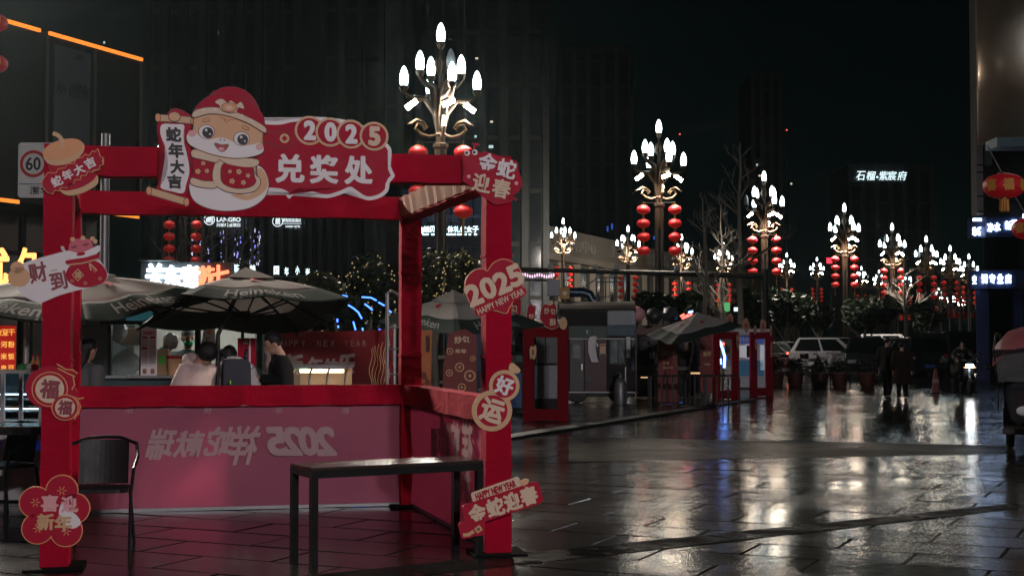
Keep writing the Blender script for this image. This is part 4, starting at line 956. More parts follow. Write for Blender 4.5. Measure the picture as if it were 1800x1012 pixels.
text('烤', .05, .05, INK, t, (0.0, -.003, -.02))
# red and white cooler banner and the pale door board
t = thing('cooler_banner', 'red drink banner with white stripe hanging right of the kiosk', 'banner', at(434, 628, 15.9))
c = Canvas(t, 434, 628, 15.9/F); base(c, [(418, 594), (449, 594), (449, 662), (440, 655), (431, 640), (418, 628)], RED2, 'cloth'); c.plate('stripe', [(438, 594), (441, 594), (441, 655), (438, 652)], 1, WHITE); c.text('红', 434, 600, 9, 9, 1, WHITE, slant=.3)
t = thing('door_board', 'pale pink upright board between kiosk and red backdrop', 'board', at(464, 640, 16.3)); c = Canvas(t, 464, 640, 16.3/F); base(c, [(450, 594), (476, 594), (476, 720), (448, 720), (458, 640)], M('pale_board', (.5, .42, .40), .7), 'panel'); c.plate('edge_strip', [(449, 600), (457, 600), (460, 640), (452, 720), (446, 720)], 1, WHITE)
t = thing('dark_pillar', 'dark pillar behind the phone user', 'pillar', at(482, 640, 16.5)*1.0); t.location.z = 0; MB().bb(-.05, .06, 0, .1, 0, 1.8).build('shaft', KDARK, t); MB().bb(-.07, .12, -.02, .12, 1.802, 1.83).build('cap', GREYM, t)
# red backdrop banner
BY = 17.4
t = thing('backdrop_banner', 'long red new year backdrop with pale brush lettering behind the stalls', 'banner', at(575, 630, BY)); t.location.z = 0
def bdp(px, py): p = at(px, py, BY); return Vector((p.x-t.location.x, 0, p.z))
m = MB(); nX, nZ = 40, 14; a, b = bdp(452, 578), bdp(692, 710)
for j in range(nZ+1):
    for i in range(nX+1):
        u, v = i/nX, j/nZ; wr = .02*math.sin(18*u+9*v)*max(0, u-.45)*(1-v*.6)+.01*math.sin(40*u-14*v)*max(0, u-.6)
        m.v.append((a.x+(b.x-a.x)*u, wr, a.z+(b.z-a.z)*v-(.03*math.sin(PI*u)*(1-v))))
for j in range(nZ):
    for i in range(nX): q = j*(nX+1)+i; m.f.append((q, q+1, q+nX+2, q+nX+1))
m.build('cloth', M('backdrop_red', (.18, .012, .018), .75, var=.2, scale=2, trans=.15), t, True)
BW = M('backdrop_words', (.36, .26, .25), .7)
def bdt(s, px, py, w_, h_, **k): text(s, w_*BY/F, h_*BY/F, BW, t, bdp(px, py)+Vector((0, -.03, 0)), **k)
for s, px in zip('HAPPYNEWYEAR', (489, 503, 512, 521, 534, 561, 573, 585, 609, 620, 630, 641)): bdt(s, px, 603, 6.5, 10.5, bold=.0)
for s, px, py, w_, h_ in (('新', 515, 640, 32, 34), ('年', 553, 645, 26, 34), ('快', 582, 646, 26, 30), ('乐', 609, 640, 30, 36)): bdt(s, px, py, w_, h_, bold=.06, slant=.15)
for i in range(7):
    pts = [bdp(652+i*5+3*math.sin(j*1.3+i), 690-j*11+i*-3) for j in range(8)]
    MB().tube([q+Vector((0, -.035, 0)) for q in pts], .006, 4).build('gold_line', GOLD, t)
for px in (452, 692): p_ = bdp(px, 600); MB().cyl((p_.x, .03, 0), (p_.x, .03, bdp(px, 570).z), .03).build('stand_pole', GREYM, t)
t = thing('gate_frame', 'grey tubular gate frame between backdrop and booth back post', 'frame', at(685, 640, 16.8)); t.location.z = 0
zz = at(685, 515, 16.8).z
for dx in (-.03, .12): MB().cyl((dx, 0, 0), (dx, 0, zz-(0 if dx < 0 else .42)), .022 if dx < 0 else .012).build('upright', GREYM, t)
for z in (1.2, 1.5, 1.75): MB().cyl((-.03, 0, z), (.12, 0, z), .01).build('crossbar', GREYM, t)
MB().tube([(-.03, 0, zz), (.03, 0, zz+.02), (.14, 0, zz-.05)], .018).build('top_bend', GREYM, t, True)
# curved glass food case with warm light
t = thing('food_case', 'curved glass food case glowing warm in front of the backdrop', 'display case', at(560, 680, 15.8)); t.location.z = 0
L0, L1 = at(512, 680, 15.8).x-t.location.x, at(606, 680, 15.8).x-t.location.x; zt_ = at(560, 648, 15.8).z; zb = .95
MB().bb(L0, L1, 0, .7, .0, zb).build('cabinet', STEEL, t)
prof = [(.0, zb), (.02, zb+.08), (.08, zb+.2), (.18, zb+.3), (.32, zt_)]
m = MB()
for x in (L0, L1):
    for y, z in prof: m.v.append((x+(.12 if z < zt_-.01 and False else 0), y-.05, z))
n_ = len(prof)
for i in range(n_-1): m.f.append((i, n_+i, n_+i+1, i+1))
m.build('curved_glass', M('warm_glass', (.8, .6, .4), .15, alpha=.35, glass=True, bump=0), t, True)
MB().bb(L0-.02, L1+.02, .27, .75, zt_, zt_+.04).build('top', GREYM, t)
for f_ in (0, .33, .66, 1):
    x = L0+(L1-L0)*f_; MB().tube([(x, y-.055, z) for y, z in prof], .012, 6).build('frame_rib', GREYM, t, True)
MB().bb(L0, L1, .68, .7, zb+.002, zt_).build('back_panel', M('warm_panel', (.6, .45, .3), .5), t)
MB().bb(L0+.05, L1-.05, .3, .34, zt_-.05, zt_-.01).build('light_tube', glow('case_tube', (1, .72, .42), 9), t)
for i in range(4): m = MB(); m.lathe([(.08, 0), (.11, .05), (.10, .055)], 12, c=(L0+.1+i*.15, .35, zb+.004)); m.build('food_tray', [CREAM, GOLD, ORANGE, STEEL][i], t, True)
for i in range(3): blob_thing('vegetable_bag', ['green vegetable bag on the food case, left', 'green vegetable bag on the food case, middle', 'green and white vegetable bag on the food case, right'][i], 'bag', 520+i*8, 645, 16.15, .05, M('leaf_green', (.06, .3, .08), .5), 20+i, zs=.6)
# ------------------------------------------------------------------ left snack counter
t = thing('snack_counter', 'white snack counter with lit glass case at the left edge', 'counter', at(20, 760, 14.2)); t.location.z = 0; SX = t.location.x
def sp(px, py, Y=14.2): p = at(px, py, Y); return p.x-SX, p.z
x0, x1 = sp(-160, 700)[0], sp(76, 700)[0]; zT = sp(0, 742)[1]; zG = sp(0, 656)[1]
MB().bb(x0, x1, 0, .7, .02, zT).build('counter_front', WHITEM, t)
BLUEW = M('blue_words', (.03, .08, .5), .5, emit=.05, ecol=(.05, .15, 1))
for s, px in zip('欢迎光临', (-5, 22, 44, 66)):
    a, z = sp(px, 782); text(s, .08, .1, BLUEW, t, (a, -.004, z), bold=.02)
MB().bb(x0, x1, -.02, .72, zT+.001, zT+.02).build('ledge', WHITEM, t); MB().bb(x0, x1, -.02, .7, zG, zG+.03).build('case_top', WHITEM, t)
for px in (-120, -60, 5, 37, 72): a, _ = sp(px, 700); MB().bb(a-.018, a+.018, -.02, .02, zT+.021, zG-.001).build('case_post', WHITEM, t)
MB().bb(x0, x1, .66, .7, zT+.021, zG-.001).build('case_back', M('case_back', (.06, .12, .15), .4), t)
for z in (zT+.1, zT+.22): MB().bb(x0, x1, .1, .6, z, z+.015).build('shelf', STEEL, t); 
for z in (zT+.125, zT+.27): MB().bb(x0, x1, .07, .085, z, z+.012).build('led_strip', glow('case_led', (.55, .85, 1), 5), t)
q = random.Random(5)
for i in range(16):
    a = x0+(x1-x0)*(i+.5)/16; MB().lathe([(.03, 0), (.07, .03), (.065, .035)], 10, c=(a, .35, zT+.116)).build('dish', [STEEL, CREAM, ORANGE][i % 3], t, True)
for i, (px, lab, mt) in enumerate(((45, 'green vegetables heaped on the snack counter', M('leaf_green', (.06, .3, .08), .5)), (60, 'bunch of red peppers on the snack counter', RED2), (52, 'white onions on the snack counter', WHITE), (38, 'leafy greens at the snack counter corner', M('leaf_green', (.06, .3, .08), .5)))):
    blob_thing('vegetable_pile', lab, 'vegetables', px, 648, 14.5, .05, mt, 40+i)
for i, px in enumerate((58, 66)):
    b_ = kthing('sauce_bottle', ['amber sauce bottle on the snack counter', 'red-capped sauce bottle on the snack counter'][i], 'bottle', px, 640, 14.6); MB().lathe([(.025, -.08), (.025, .02), (.01, .05), (.01, .08)], 10).build('bottle', ORANGE, b_, True); MB().lathe([(.012, .08), (.012, .1)], 8).build('cap', RED2, b_, True)
t = thing('menu_board', 'red board with yellow dish names at the left edge', 'menu', at(8, 612, 15.0)); c = Canvas(t, 8, 612, 15.0/F)
base(c, [(-25, 572), (28, 572), (28, 652), (-25, 652)], M('lit_red_board', (.4, .01, .01), .5, emit=.25, ecol=(1, .03, .02)), 'board')
YW = glow('yellow_words', (1, .62, .12), .7)
for i, s in enumerate(('豆皮豆干', '炒河粉', '炒米饭', '臭豆')): 
    n2 = len(s)
    for j, ch in enumerate(s): c.text(ch, 21-(n2-1-j)*(11 if n2 > 3 else 13), 584+i*21, 11, 11, 1, YW)
MB().cyl((.21, .05, .35), (.21, .05, -1.6), .03).build('post', GREYM, t)
# ------------------------------------------------------------------ speed sign on its pole
P = at(182, 600, 22); t = thing('speed_sign', 'white speed limit sign on an arm left of the booth', 'road sign', (P.x, 22, 0))
MB().cyl((0, 0, 0), (0, 0, 4.8), .075, .065, 14).build('pole', GREYM, t, True)
zz = at(60, 300, 22).z; sx = at(62, 300, 22).x-P.x
MB().cyl((0, 0, zz+.0), (sx, 0, zz), .035, None, 8).build('arm', GREYM, t, True)
c = Canvas(t, 182, 300, 22/F); c.cy = 300; c.root = thing('x', 'x', 'x') if False else t
class SC(Canvas):
    def p(s, pts): return [((x-s.cx)*s.s, zz+(s.cy-y)*s.s) for x, y in pts]
c = SC(t, 182, 300, 22/F, -.06)
c.plate('board', rrect(64, 300, 66, 97, 6), 0, M('sign_white', (.6, .6, .6), .4), back=-.04); c.plate('red_ring', ell(58, 289, 24, 24), 1, M('sign_red', (.45, .02, .03), .4)); c.plate('ring_face', ell(58, 289, 18.5, 18.5), 2, MATS['sign_white'])
c.text('60', 58, 289, 26, 23, 3, INK, bold=.02); c.plate('divider', [(33, 324), (96, 324), (96, 325.5), (33, 325.5)], 1, M('blue_ink', (.02, .04, .12), .5)); c.text('潆华', 70, 336, 36, 15, 1, INK)
MB().box((.05, -.1, zz-.05), (.14, .22, .12)).build('camera_box', WHITEM, t)
# ------------------------------------------------------------------ red arches in the middle distance
def arch(label, Yp, posts, top, basey, boards=(), pw=19, rail=None, name='red_arch', span=None):
    P0 = at((posts[0]+posts[-1])/2, 600, Yp); t = thing(name, label, 'arch', (P0.x, Yp, 0), 0, 'red frames along the stalls'); k = Yp/F
    hgt = at(900, top, Yp).z; w_ = pw*k
    for px in posts:
        x = at(px, 600, Yp).x-P0.x; MB().bb(x-w_/2, x+w_/2, -w_/2, w_/2, 0, hgt).build('post', DREDC, t)
    for a, b in zip(posts[:-1], posts[1:]):
        xa, xb = at(a, 600, Yp).x-P0.x+w_/2, at(b, 600, Yp).x-P0.x-w_/2
        MB().bb(xa, xb, -w_*.45, w_*.45, hgt-.2, hgt-.01).build('top_beam', DREDC, t)
        if rail: MB().bb(xa, xb, -w_*.44, w_*.44, .02, .24).build('base_beam', DREDC, t)
    return t, P0, hgt
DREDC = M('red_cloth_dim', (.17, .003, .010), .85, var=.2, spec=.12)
def ragged(cx, cy, w_, h_, seed, n=18):
    q = random.Random(seed); return [(cx+w_/2*math.cos(2*PI*i/n)*(1+q.uniform(-.22, .22)), cy+h_/2*math.sin(2*PI*i/n)*(1+q.uniform(-.22, .22))) for i in range(n)]
def sign_thing(label, px, py, Y, pts, mat, words=(), extra=(), cat='sign', name='cutout_sign', rim=None):
    t = thing(name, label, cat, at(px, py, Y)); c = Canvas(t, px, py, Y/F); base(c, pts, rim or mat)
    if rim: c.plate('face', offset(pts, -1.0), 1, mat)
    for s, x, y, w_, h_, m_ in words: c.text(s, x, y, w_, h_, 2, m_, bold=.03)
    return t
arch('red arch frame in front of the green trailer, right of the booth', 28, (929, 989), 575, 740, pw=19, rail=True)
sign_thing('red and cream cut-out stall sign with curly letters beside heart board', 905, 530, 27.8, ragged(905, 540, 26, 56, 3), RED2, [('包', 903, 543, 14, 16, CREAM)], rim=CREAM)
sign_thing('small red flame-topped cut-out on the arch frame', 934, 545, 27.8, ragged(934, 550, 16, 36, 4), RED2, [('炒', 934, 556, 9, 10, CREAM)], rim=CREAM)
sign_thing('red cut-out stall sign on the right arch post', 968, 555, 27.7, [(951, 540), (958, 533), (967, 536), (975, 531), (979, 540), (978, 560), (982, 575), (970, 579), (958, 574), (948, 560)], RED2, [('炒', 961, 546, 9, 12, CREAM), ('包', 972, 548, 9, 12, CREAM), ('酥', 972, 566, 11, 12, CREAM)], rim=CREAM)
sign_thing('round yellow smiling cut-out on the right arch post', 990, 568, 27.7, ell(990, 568, 7, 11), GOLD, [('8', 990, 568, 3, 6, ORANGE)])
sign_thing('gold coin cut-out shaped like an eight on arch post', 937, 620, 27.7, smooth_closed([(931, 614), (934, 608), (938, 610), (941, 606), (943, 614), (941, 628), (938, 632), (935, 628), (932, 631)], 4), GOLD, [('8', 937, 619, 4, 10, DRED)])
# orange and gold coin panels behind the booth
PANB = M('maroon_panel', (.16, .02, .015), .6, var=.3)
t = sign_thing('maroon coin-pattern stall panel between the booth posts', 800, 635, 21, [(790, 585), (818, 578), (838, 590), (838, 690), (778, 690), (780, 640)], PANB, [('炒包', 812, 597, 26, 13, CREAM), ('年年', 810, 617, 20, 8, CREAM)], cat='panel', name='stall_panel')
c = Canvas(t, 800, 635, 21/F)
for x, y, r in ((808, 645, 8), (826, 660, 10), (790, 655, 6), (812, 680, 7), (791, 617, 6), (831, 630, 5)):
    c.plate('coin', ell(x, y, r, r), 3, GOLD); c.plate('coin_face', ell(x, y, r*.75, r*.75), 3.5, PANB); c.plate('coin_core', ell(x, y, r*.35, r*.35, 4), 4, GOLD)
t = sign_thing('orange and red printed panel right of the booth back post', 750, 640, 20, [(740, 580), (760, 580), (757, 690), (738, 690)], M('orange_panel', (.42, .12, .03), .6), [('LONDON', 752, 604, 7, 30, INK)], cat='panel', name='stall_panel')
c = Canvas(t, 750, 640, 20/F)
for x, y in ((746, 660), (752, 672), (743, 680)): c.plate('dancer', ragged(x, y, 9, 14, int(x)), 3, [RED2, CREAM, PANB][int(x) % 3])
# ------------------------------------------------------------------ trailers
def trailer(label, Y, x0, x1, ytop, ybase, segs, roof=True):
    """segs: (name, x0, x1, y0, y1, material, stand-off)"""
    a, b = at(x0, 600, Y), at(x1, 600, Y); t = thing('food_trailer', label, 'trailer', ((a.x+b.x)/2, Y, 0)); w_ = b.x-a.x; X0 = (a.x+b.x)/2
    Z = lambda py: at(900, py, Y).z
    z0 = Z(ybase); zt_ = Z(ytop)
    MB().bb(-w_/2, w_/2, 0, 2.0, z0, zt_-.3).build('body', M('trailer_body', (.014, .011, .011), .6, var=.3, spec=.2), t)
    if roof:
        m = MB(); n = 10
        for i in range(n+1):
            th = PI*i/n; m.v += [(-w_/2-.02, 1-1.03*math.cos(th), zt_-.298+.3*math.sin(th)), (w_/2+.02, 1-1.03*math.cos(th), zt_-.298+.3*math.sin(th))]
        for i in range(n): m.f.append((2*i, 2*i+1, 2*i+3, 2*i+2))
        m.f += [tuple(range(0, 2*n+2, 2)), tuple(range(1, 2*n+2, 2))[::-1]]
        m.build('roof', M('silver_roof', (.07, .06, .05), .45, .4, var=.4), t)
    for nm, xa, xb, ya, yb, mt, off in segs:
        A, B = at(xa, 600, Y).x-X0, at(xb, 600, Y).x-X0; MB().bb(A, B, -off, -off+.016, Z(yb), Z(ya)).build(nm, mt, t)
    for s in (-1, 1):
        m = MB(); m.lathe([(.28, -.08), (.3, -.06), (.3, .06), (.28, .08)], 18, m=Matrix.Translation((s*w_*.28, .12, .3)) @ Matrix.Rotation(PI/2, 4, 'X')); m.build('wheel', BLACKM, t, True)
    MB().bar((-w_/2, .2, z0-.06), (w_/2, .2, z0-.06), .1).build('chassis', BLACKM, t)
    return t
GRN = M('trailer_green', (.008, .045, .026), .5, var=.25); BLU = M('trailer_blue', (.012, .06, .095), .5, var=.3); MAR = M('trailer_maroon', (.07, .015, .018), .5, var=.3); SIL = M('ribbed_silver', (.085, .09, .10), .4, .5, var=.3, scale=14)
GT = trailer('dark green food trailer with silver barrel roof behind the red arch', 36, 985, 1117, 528, 690, [
    ('green_band', 1000, 1066, 573, 594, GRN, .02), ('blue_band', 1067, 1116, 572, 590, BLU, .02), ('silver_panel', 1068, 1116, 546, 571, SIL, .03),
    ('door', 1002, 1026, 596, 690, KDARK, .024), ('maroon_panel', 1028, 1066, 596, 688, MAR, .02), ('window_frame', 1070, 1100, 594, 642, BLACKM, .024), ('window_pane', 1073, 1097, 597, 638, M('teal_glass', (.02, .06, .06), .15, bump=0), .03),
    ('notice_strip', 1101, 1108, 592, 628, WHITEM, .03), ('blue_post', 1110, 1116, 592, 650, BLU, .024)])
trailer('low dark red-topped stall between green trailer and price boards', 39, 1119, 1233, 560, 690, [
    ('red_header', 1120, 1232, 572, 588, M('header_red', (.09, .01, .01), .5), .03), ('hatch', 1124, 1160, 592, 640, GLASSD, .024), ('hatch', 1194, 1228, 592, 640, GLASSD, .024), ('counter', 1120, 1232, 644, 650, DARKM, .2),
    ('price_card', 1142, 1144, 620, 630, WHITEM, .04), ('price_card', 1147, 1150, 618, 630, WHITEM, .04), ('price_card', 1152, 1155, 621, 630, CREAM, .04), ('price_card', 1204, 1210, 600, 616, CREAM, .04), ('lit_shelf', 1210, 1230, 654, 657, glow('warm_shelf', (1, .6, .3), .8), .04), ('lit_shelf', 1126, 1140, 662, 664, MATS['warm_shelf'], .04)], roof=False)
for i, (a_, b_, c_, d_, mt_) in enumerate(((1000, 1116, 594.5, 595.8, GREYM), (1000, 1116, 688, 690, GREYM), (1022, 1023.5, 640, 650, STEEL), (1028, 1040, 660, 672, KDARK), (1054, 1064, 604, 622, CREAM), (1055, 1063, 606, 608, RED2), (1086, 1087, 597, 638, BLACKM), (1006, 1020, 606, 630, M('dim_pane', (.02, .025, .025), .2)), (1098, 1100, 645, 688, GREYM), (1030, 1031, 580, 585, WHITEM), (1031.5, 1033, 580, 587, WHITEM))):
    A_, B_ = at(a_, 600, 36), at(b_, 600, 36); MB().bb(A_.x-GT.location.x, B_.x-GT.location.x, -.045-.004*i, -.031-.004*i, at(900, d_, 36).z, at(900, c_, 36).z).build(['trim', 'trim', 'door_handle', 'vent', 'sticker', 'sticker_band', 'window_bar', 'door_pane', 'pipe', 'digit_plate', 'digit_plate'][i], mt_, GT)
for i in range(11): X_ = at(1070+i*4.3, 600, 36).x-GT.location.x; MB().bb(X_-.012, X_+.012, -.05, -.032, at(900, 570, 36).z, at(900, 548, 36).z).build('rib', SIL, GT)
t = thing('gas_cylinder', 'grey gas cylinder standing by the green trailer', 'cylinder', (at(1090, 600, 35.4).x, 35.4, 0)); MB().lathe([(.15, 0), (.16, .05), (.16, .5), (.1, .62), (.04, .66), (.04, .7)], 14).build('tank', GREYM, t, True); MB().lathe([(.09, .7), (.09, .76)], 10).build('valve_guard', DARKM, t)
p = at(1044, 612, 36); t = thing('torn_poster', 'torn white poster on the dark trailer wall', 'poster', (p.x, 35.95, p.z)); c = Canvas(t, 1044, 612, 36/F); base(c, [(1037, 592), (1044, 590), (1049, 592), (1047, 600), (1052, 606), (1047, 614), (1050, 622), (1048, 626), (1053, 636), (1040, 636), (1036, 626), (1034, 618), (1034, 600)], WHITE, 'paper')
trailer('grey shuttered food trailer seen through the red arch', 30.5, 896, 984, 560, 722, [('shutter', 942, 958, 588, 638, M('shutter_grey', (.06, .065, .07), .5), .03), ('shutter', 960, 982, 588, 638, MATS['shutter_grey'] if 'shutter_grey' in MATS else M('shutter_grey', (.06, .065, .07), .5), .03), ('tin_skirt', 940, 982, 642, 700, SIL, .03), ('green_box', 900, 918, 618, 636, GRN, .05), ('blue_cover', 898, 917, 655, 716, M('blue_tarp', (.01, .06, .22), .5), .06), ('white_door', 896, 905, 572, 640, M('shutter_grey', (.06, .065, .07), .5), .03)])
p = at(985, 505, 37); t = thing('roof_duct', 'silver exhaust duct with yellow fan box on the trailer roof', 'duct', p)
k = 37/F; MB().bb(-22*k, 0, .1, .6, -14*k, 14*k).build('duct_hood', SIL, t); MB().bb(.002, 16*k, .05, .6, -20*k, 0*k).build('fan_box', M('fan_yellow', (.5, .25, .03), .5), t); MB().prism(ell(8*k, -10*k, 4*k, 4*k, 12), .042, .048).build('fan_badge', WHITE, t)
MB().tube([(17*k, .3, -8*k), (40*k, .3, -8*k), (52*k, .3, -12*k), (58*k, .3, -24*k)], 9*k, 10).build('duct_bend', M('duct_blue', (.03, .05, .08), .3, .6), t, True)
t = thing('scaffold', 'small pipe scaffold standing on the silver trailer roof', 'scaffold', at(1075, 534, 37)); k = 37/F
for dx in (-24, -8, 8, 24): MB().cyl((dx*k, .6, 0), (dx*k, .6, 48*k), .02, None, 6).build('upright', GREYM, t)
for dz in (14, 40, 48): MB().cyl((-25*k, .6, dz*k), (25*k, .6, dz*k), .018, None, 6).build('rail', GREYM, t)
MB().cyl((-60*k, .6, 20*k), (-25*k, .6, 46*k), .015, None, 6).build('brace', GREYM, t)
t = thing('gantry', 'long dark horizontal gantry arm with cameras above the trailers', 'gantry', at(1345, 595, 62)); X0 = t.location.x; t.location.z = 0; zg = at(1100, 481, 62).z
MB().cyl((at(905, 600, 62).x-X0, 0, zg+.2), (0, 0, zg-.1), .09, .13, 10).build('arm', DARKM, t, True); MB().cyl((0, 0, 0), (0, 0, zg+.2), .16, .14, 10).build('mast', DARKM, t, True)
for px in (968, 1046, 1085, 1190): x = at(px, 600, 62).x-X0; MB().box((x, -.15, zg+.28), (.22, .4, .2)).build('camera', WHITEM, t)
for i, (px, py, lab, mt) in enumerate(((1120, 552, 'crumpled pink and white plastic sheet on a stall roof', PINKP), (1150, 555, 'dark bundle of sheeting on a stall roof', KDARK), (1178, 552, 'silver tinsel sheet on a stall roof', SIL))): blob_thing('sheeting', lab, 'sheeting', px, py, 38, .22, mt, 60+i, zs=.9)
# ------------------------------------------------------------------ red boards, barrier, neon and lit booth
t = sign_thing('tall red price board with gold text behind the slatted barrier', 1173, 650, 36, [(1157, 590), (1191, 590), (1191, 706), (1157, 706)], M('price_red', (.20, .015, .015), .6), [('老街小吃', 1174, 622, 26, 10, GOLD), ('奶茶', 1171, 638, 10, 4, GOLD), ('美味小吃', 1174, 646, 18, 4, GOLD)], cat='board', name='price_board')
t = sign_thing('narrow red price board with gold text right of the taller one', 1242, 640, 37, [(1231, 586), (1252, 586), (1252, 690), (1231, 690)], MATS['price_red'], [('新街', 1243, 622, 14, 9, GOLD), ('冰粉', 1243, 640, 10, 4, GOLD)], cat='board', name='price_board')
arch('nearer row of red posts with gold cut-outs by the lit booth', 38, (1259, 1292), 583, 706, pw=12, rail=True)
arch('last pair of red posts with gold cut-outs by the parked cars', 40, (1324, 1352), 583, 700, pw=12, rail=True)
for i, (px, py, w_, h_) in enumerate(((1283, 562, 12, 26), (1311, 572, 12, 24), (1327, 580, 5, 16), (1341, 573, 12, 24), (1355, 580, 4, 20), (1297, 600, 5, 26), (1329, 605, 4, 18), (1356, 615, 4, 26))):
    sign_thing(['tall', 'square', 'slim', 'round', 'edge-on', 'post-side', 'small low', 'low edge-on'][i]+' gold snake cut-out on the far red posts', px, py, 37.7-i*.01, ragged(px, py, w_, h_, 80+i), M('dull_gold', (.36, .17, .09), .6), [('福', px, py, w_*.5, h_*.4, DRED)])
t = thing('slat_barrier', 'low black slatted barrier on the wet plaza', 'barrier', gnd(1220, 716)); k = t.location.y/F; X0, Y0 = t.location.x, t.location.y
xa, xb = (1146-1220)*k, (1297-1220)*k
MB().bar((xa, .25, .74), (xb, -.25, .76), .04, .05).build('top_rail', BLACKM, t); MB().bar((xa, .8, .72), (xb-.3, .35, .74), .04, .05).build('back_rail', BLACKM, t)
for i in range(9): f_ = i/8; MB().bar((xa+(xb-xa)*f_, .25-.5*f_, 0), (xa+(xb-xa)*f_, .25-.5*f_, .72), .035).build('slat', BLACKM, t)
for i in range(5): f_ = i/4; MB().bar((xa+(xb-.3-xa)*f_, .8-.45*f_, 0), (xa+(xb-.3-xa)*f_, .8-.45*f_, .7), .03).build('slat', BLACKM, t)
def neon(label, Y, lines, mat, r=.02, cat='neon light', name='neon_tube'):
    P0 = at(*lines[0][0], Y); t = thing(name, label, cat, P0)
    for ln in lines: MB().tube([at(*q, Y)-P0 for q in ln], r, 6).build('tube', mat, t, True)
    return t
NB = glow('neon_blue', (.12, .3, 1), 9); NR_ = glow('neon_red', (1, .08, .06), 6); NW = glow('neon_white', (.9, .95, 1), 8)
neon('curved blue neon strip beside the far red posts', 39, [[(1264, 598), (1270, 612), (1274, 627), (1273, 646)], [(1238, 584), (1240, 590)], [(1246, 583), (1249, 590)], [(1266, 630), (1267, 640)]], NB, .035)
neon('small red and blue light strips over the far parasol', 40, [[(1196, 556), (1203, 552)], [(1199, 560), (1210, 553)], [(1205, 562), (1216, 551)]], NR_, .03); neon('short blue light strip over the far parasol', 40, [[(1210, 549), (1218, 547)], [(1238, 557), (1244, 557)]], NB, .03)
neon('red neon spark near the lit booth', 40.5, [[(1268, 602), (1273, 605)]], NR_, .04)
t = thing('lit_booth', 'small white lit booth with blue panels behind the red posts', 'booth', at(1322, 640, 46)); t.location.z = 0; k = 46/F; X0 = t.location.x; Z = lambda py: at(900, py, 46).z
def lb(nm, xa, xb, ya, yb, mt, off): MB().bb(at(xa, 600, 46).x-X0, at(xb, 600, 46).x-X0, -off, -off+.02, Z(yb), Z(ya)).build(nm, mt, t)
MB().bb(at(1297, 600, 46).x-X0, at(1346, 600, 46).x-X0, 0, 1.6, .05, Z(578)).build('shell', M('booth_white', (.5, .5, .55), .5), t)
lb('canopy', 1287, 1352, 578, 589, MATS['booth_white'], .5); LBL = M('booth_blue', (.02, .05, .25), .5, emit=.12, ecol=(.1, .2, 1)); lb('blue_header', 1299, 1316, 592, 603, LBL, .03); lb('blue_panel', 1326, 1341, 590, 604, LBL, .03)
lb('lit_window', 1300, 1317, 607, 628, M('booth_glow', (.6, .6, .65), .5, emit=.22, ecol=(.9, .92, 1)), .03); lb('window_frame', 1310, 1326, 605, 630, M('booth_frame', (.5, .5, .6), .5, emit=.25, ecol=(.8, .7, 1)), .024); lb('dark_pane', 1312, 1324, 607, 628, GLASSD, .032); lb('lit_strip', 1336, 1343, 606, 650, M('booth_glow', (.6, .6, .65), .5), .03)
lb('blue_skirt', 1298, 1342, 633, 660, M('booth_teal', (.02, .12, .22), .5, emit=.04, ecol=(.1, .5, 1)), .03)
text('停车场', .28, .16, WHITE, t, (at(1307, 600, 46).x-X0, -.032, Z(597)))
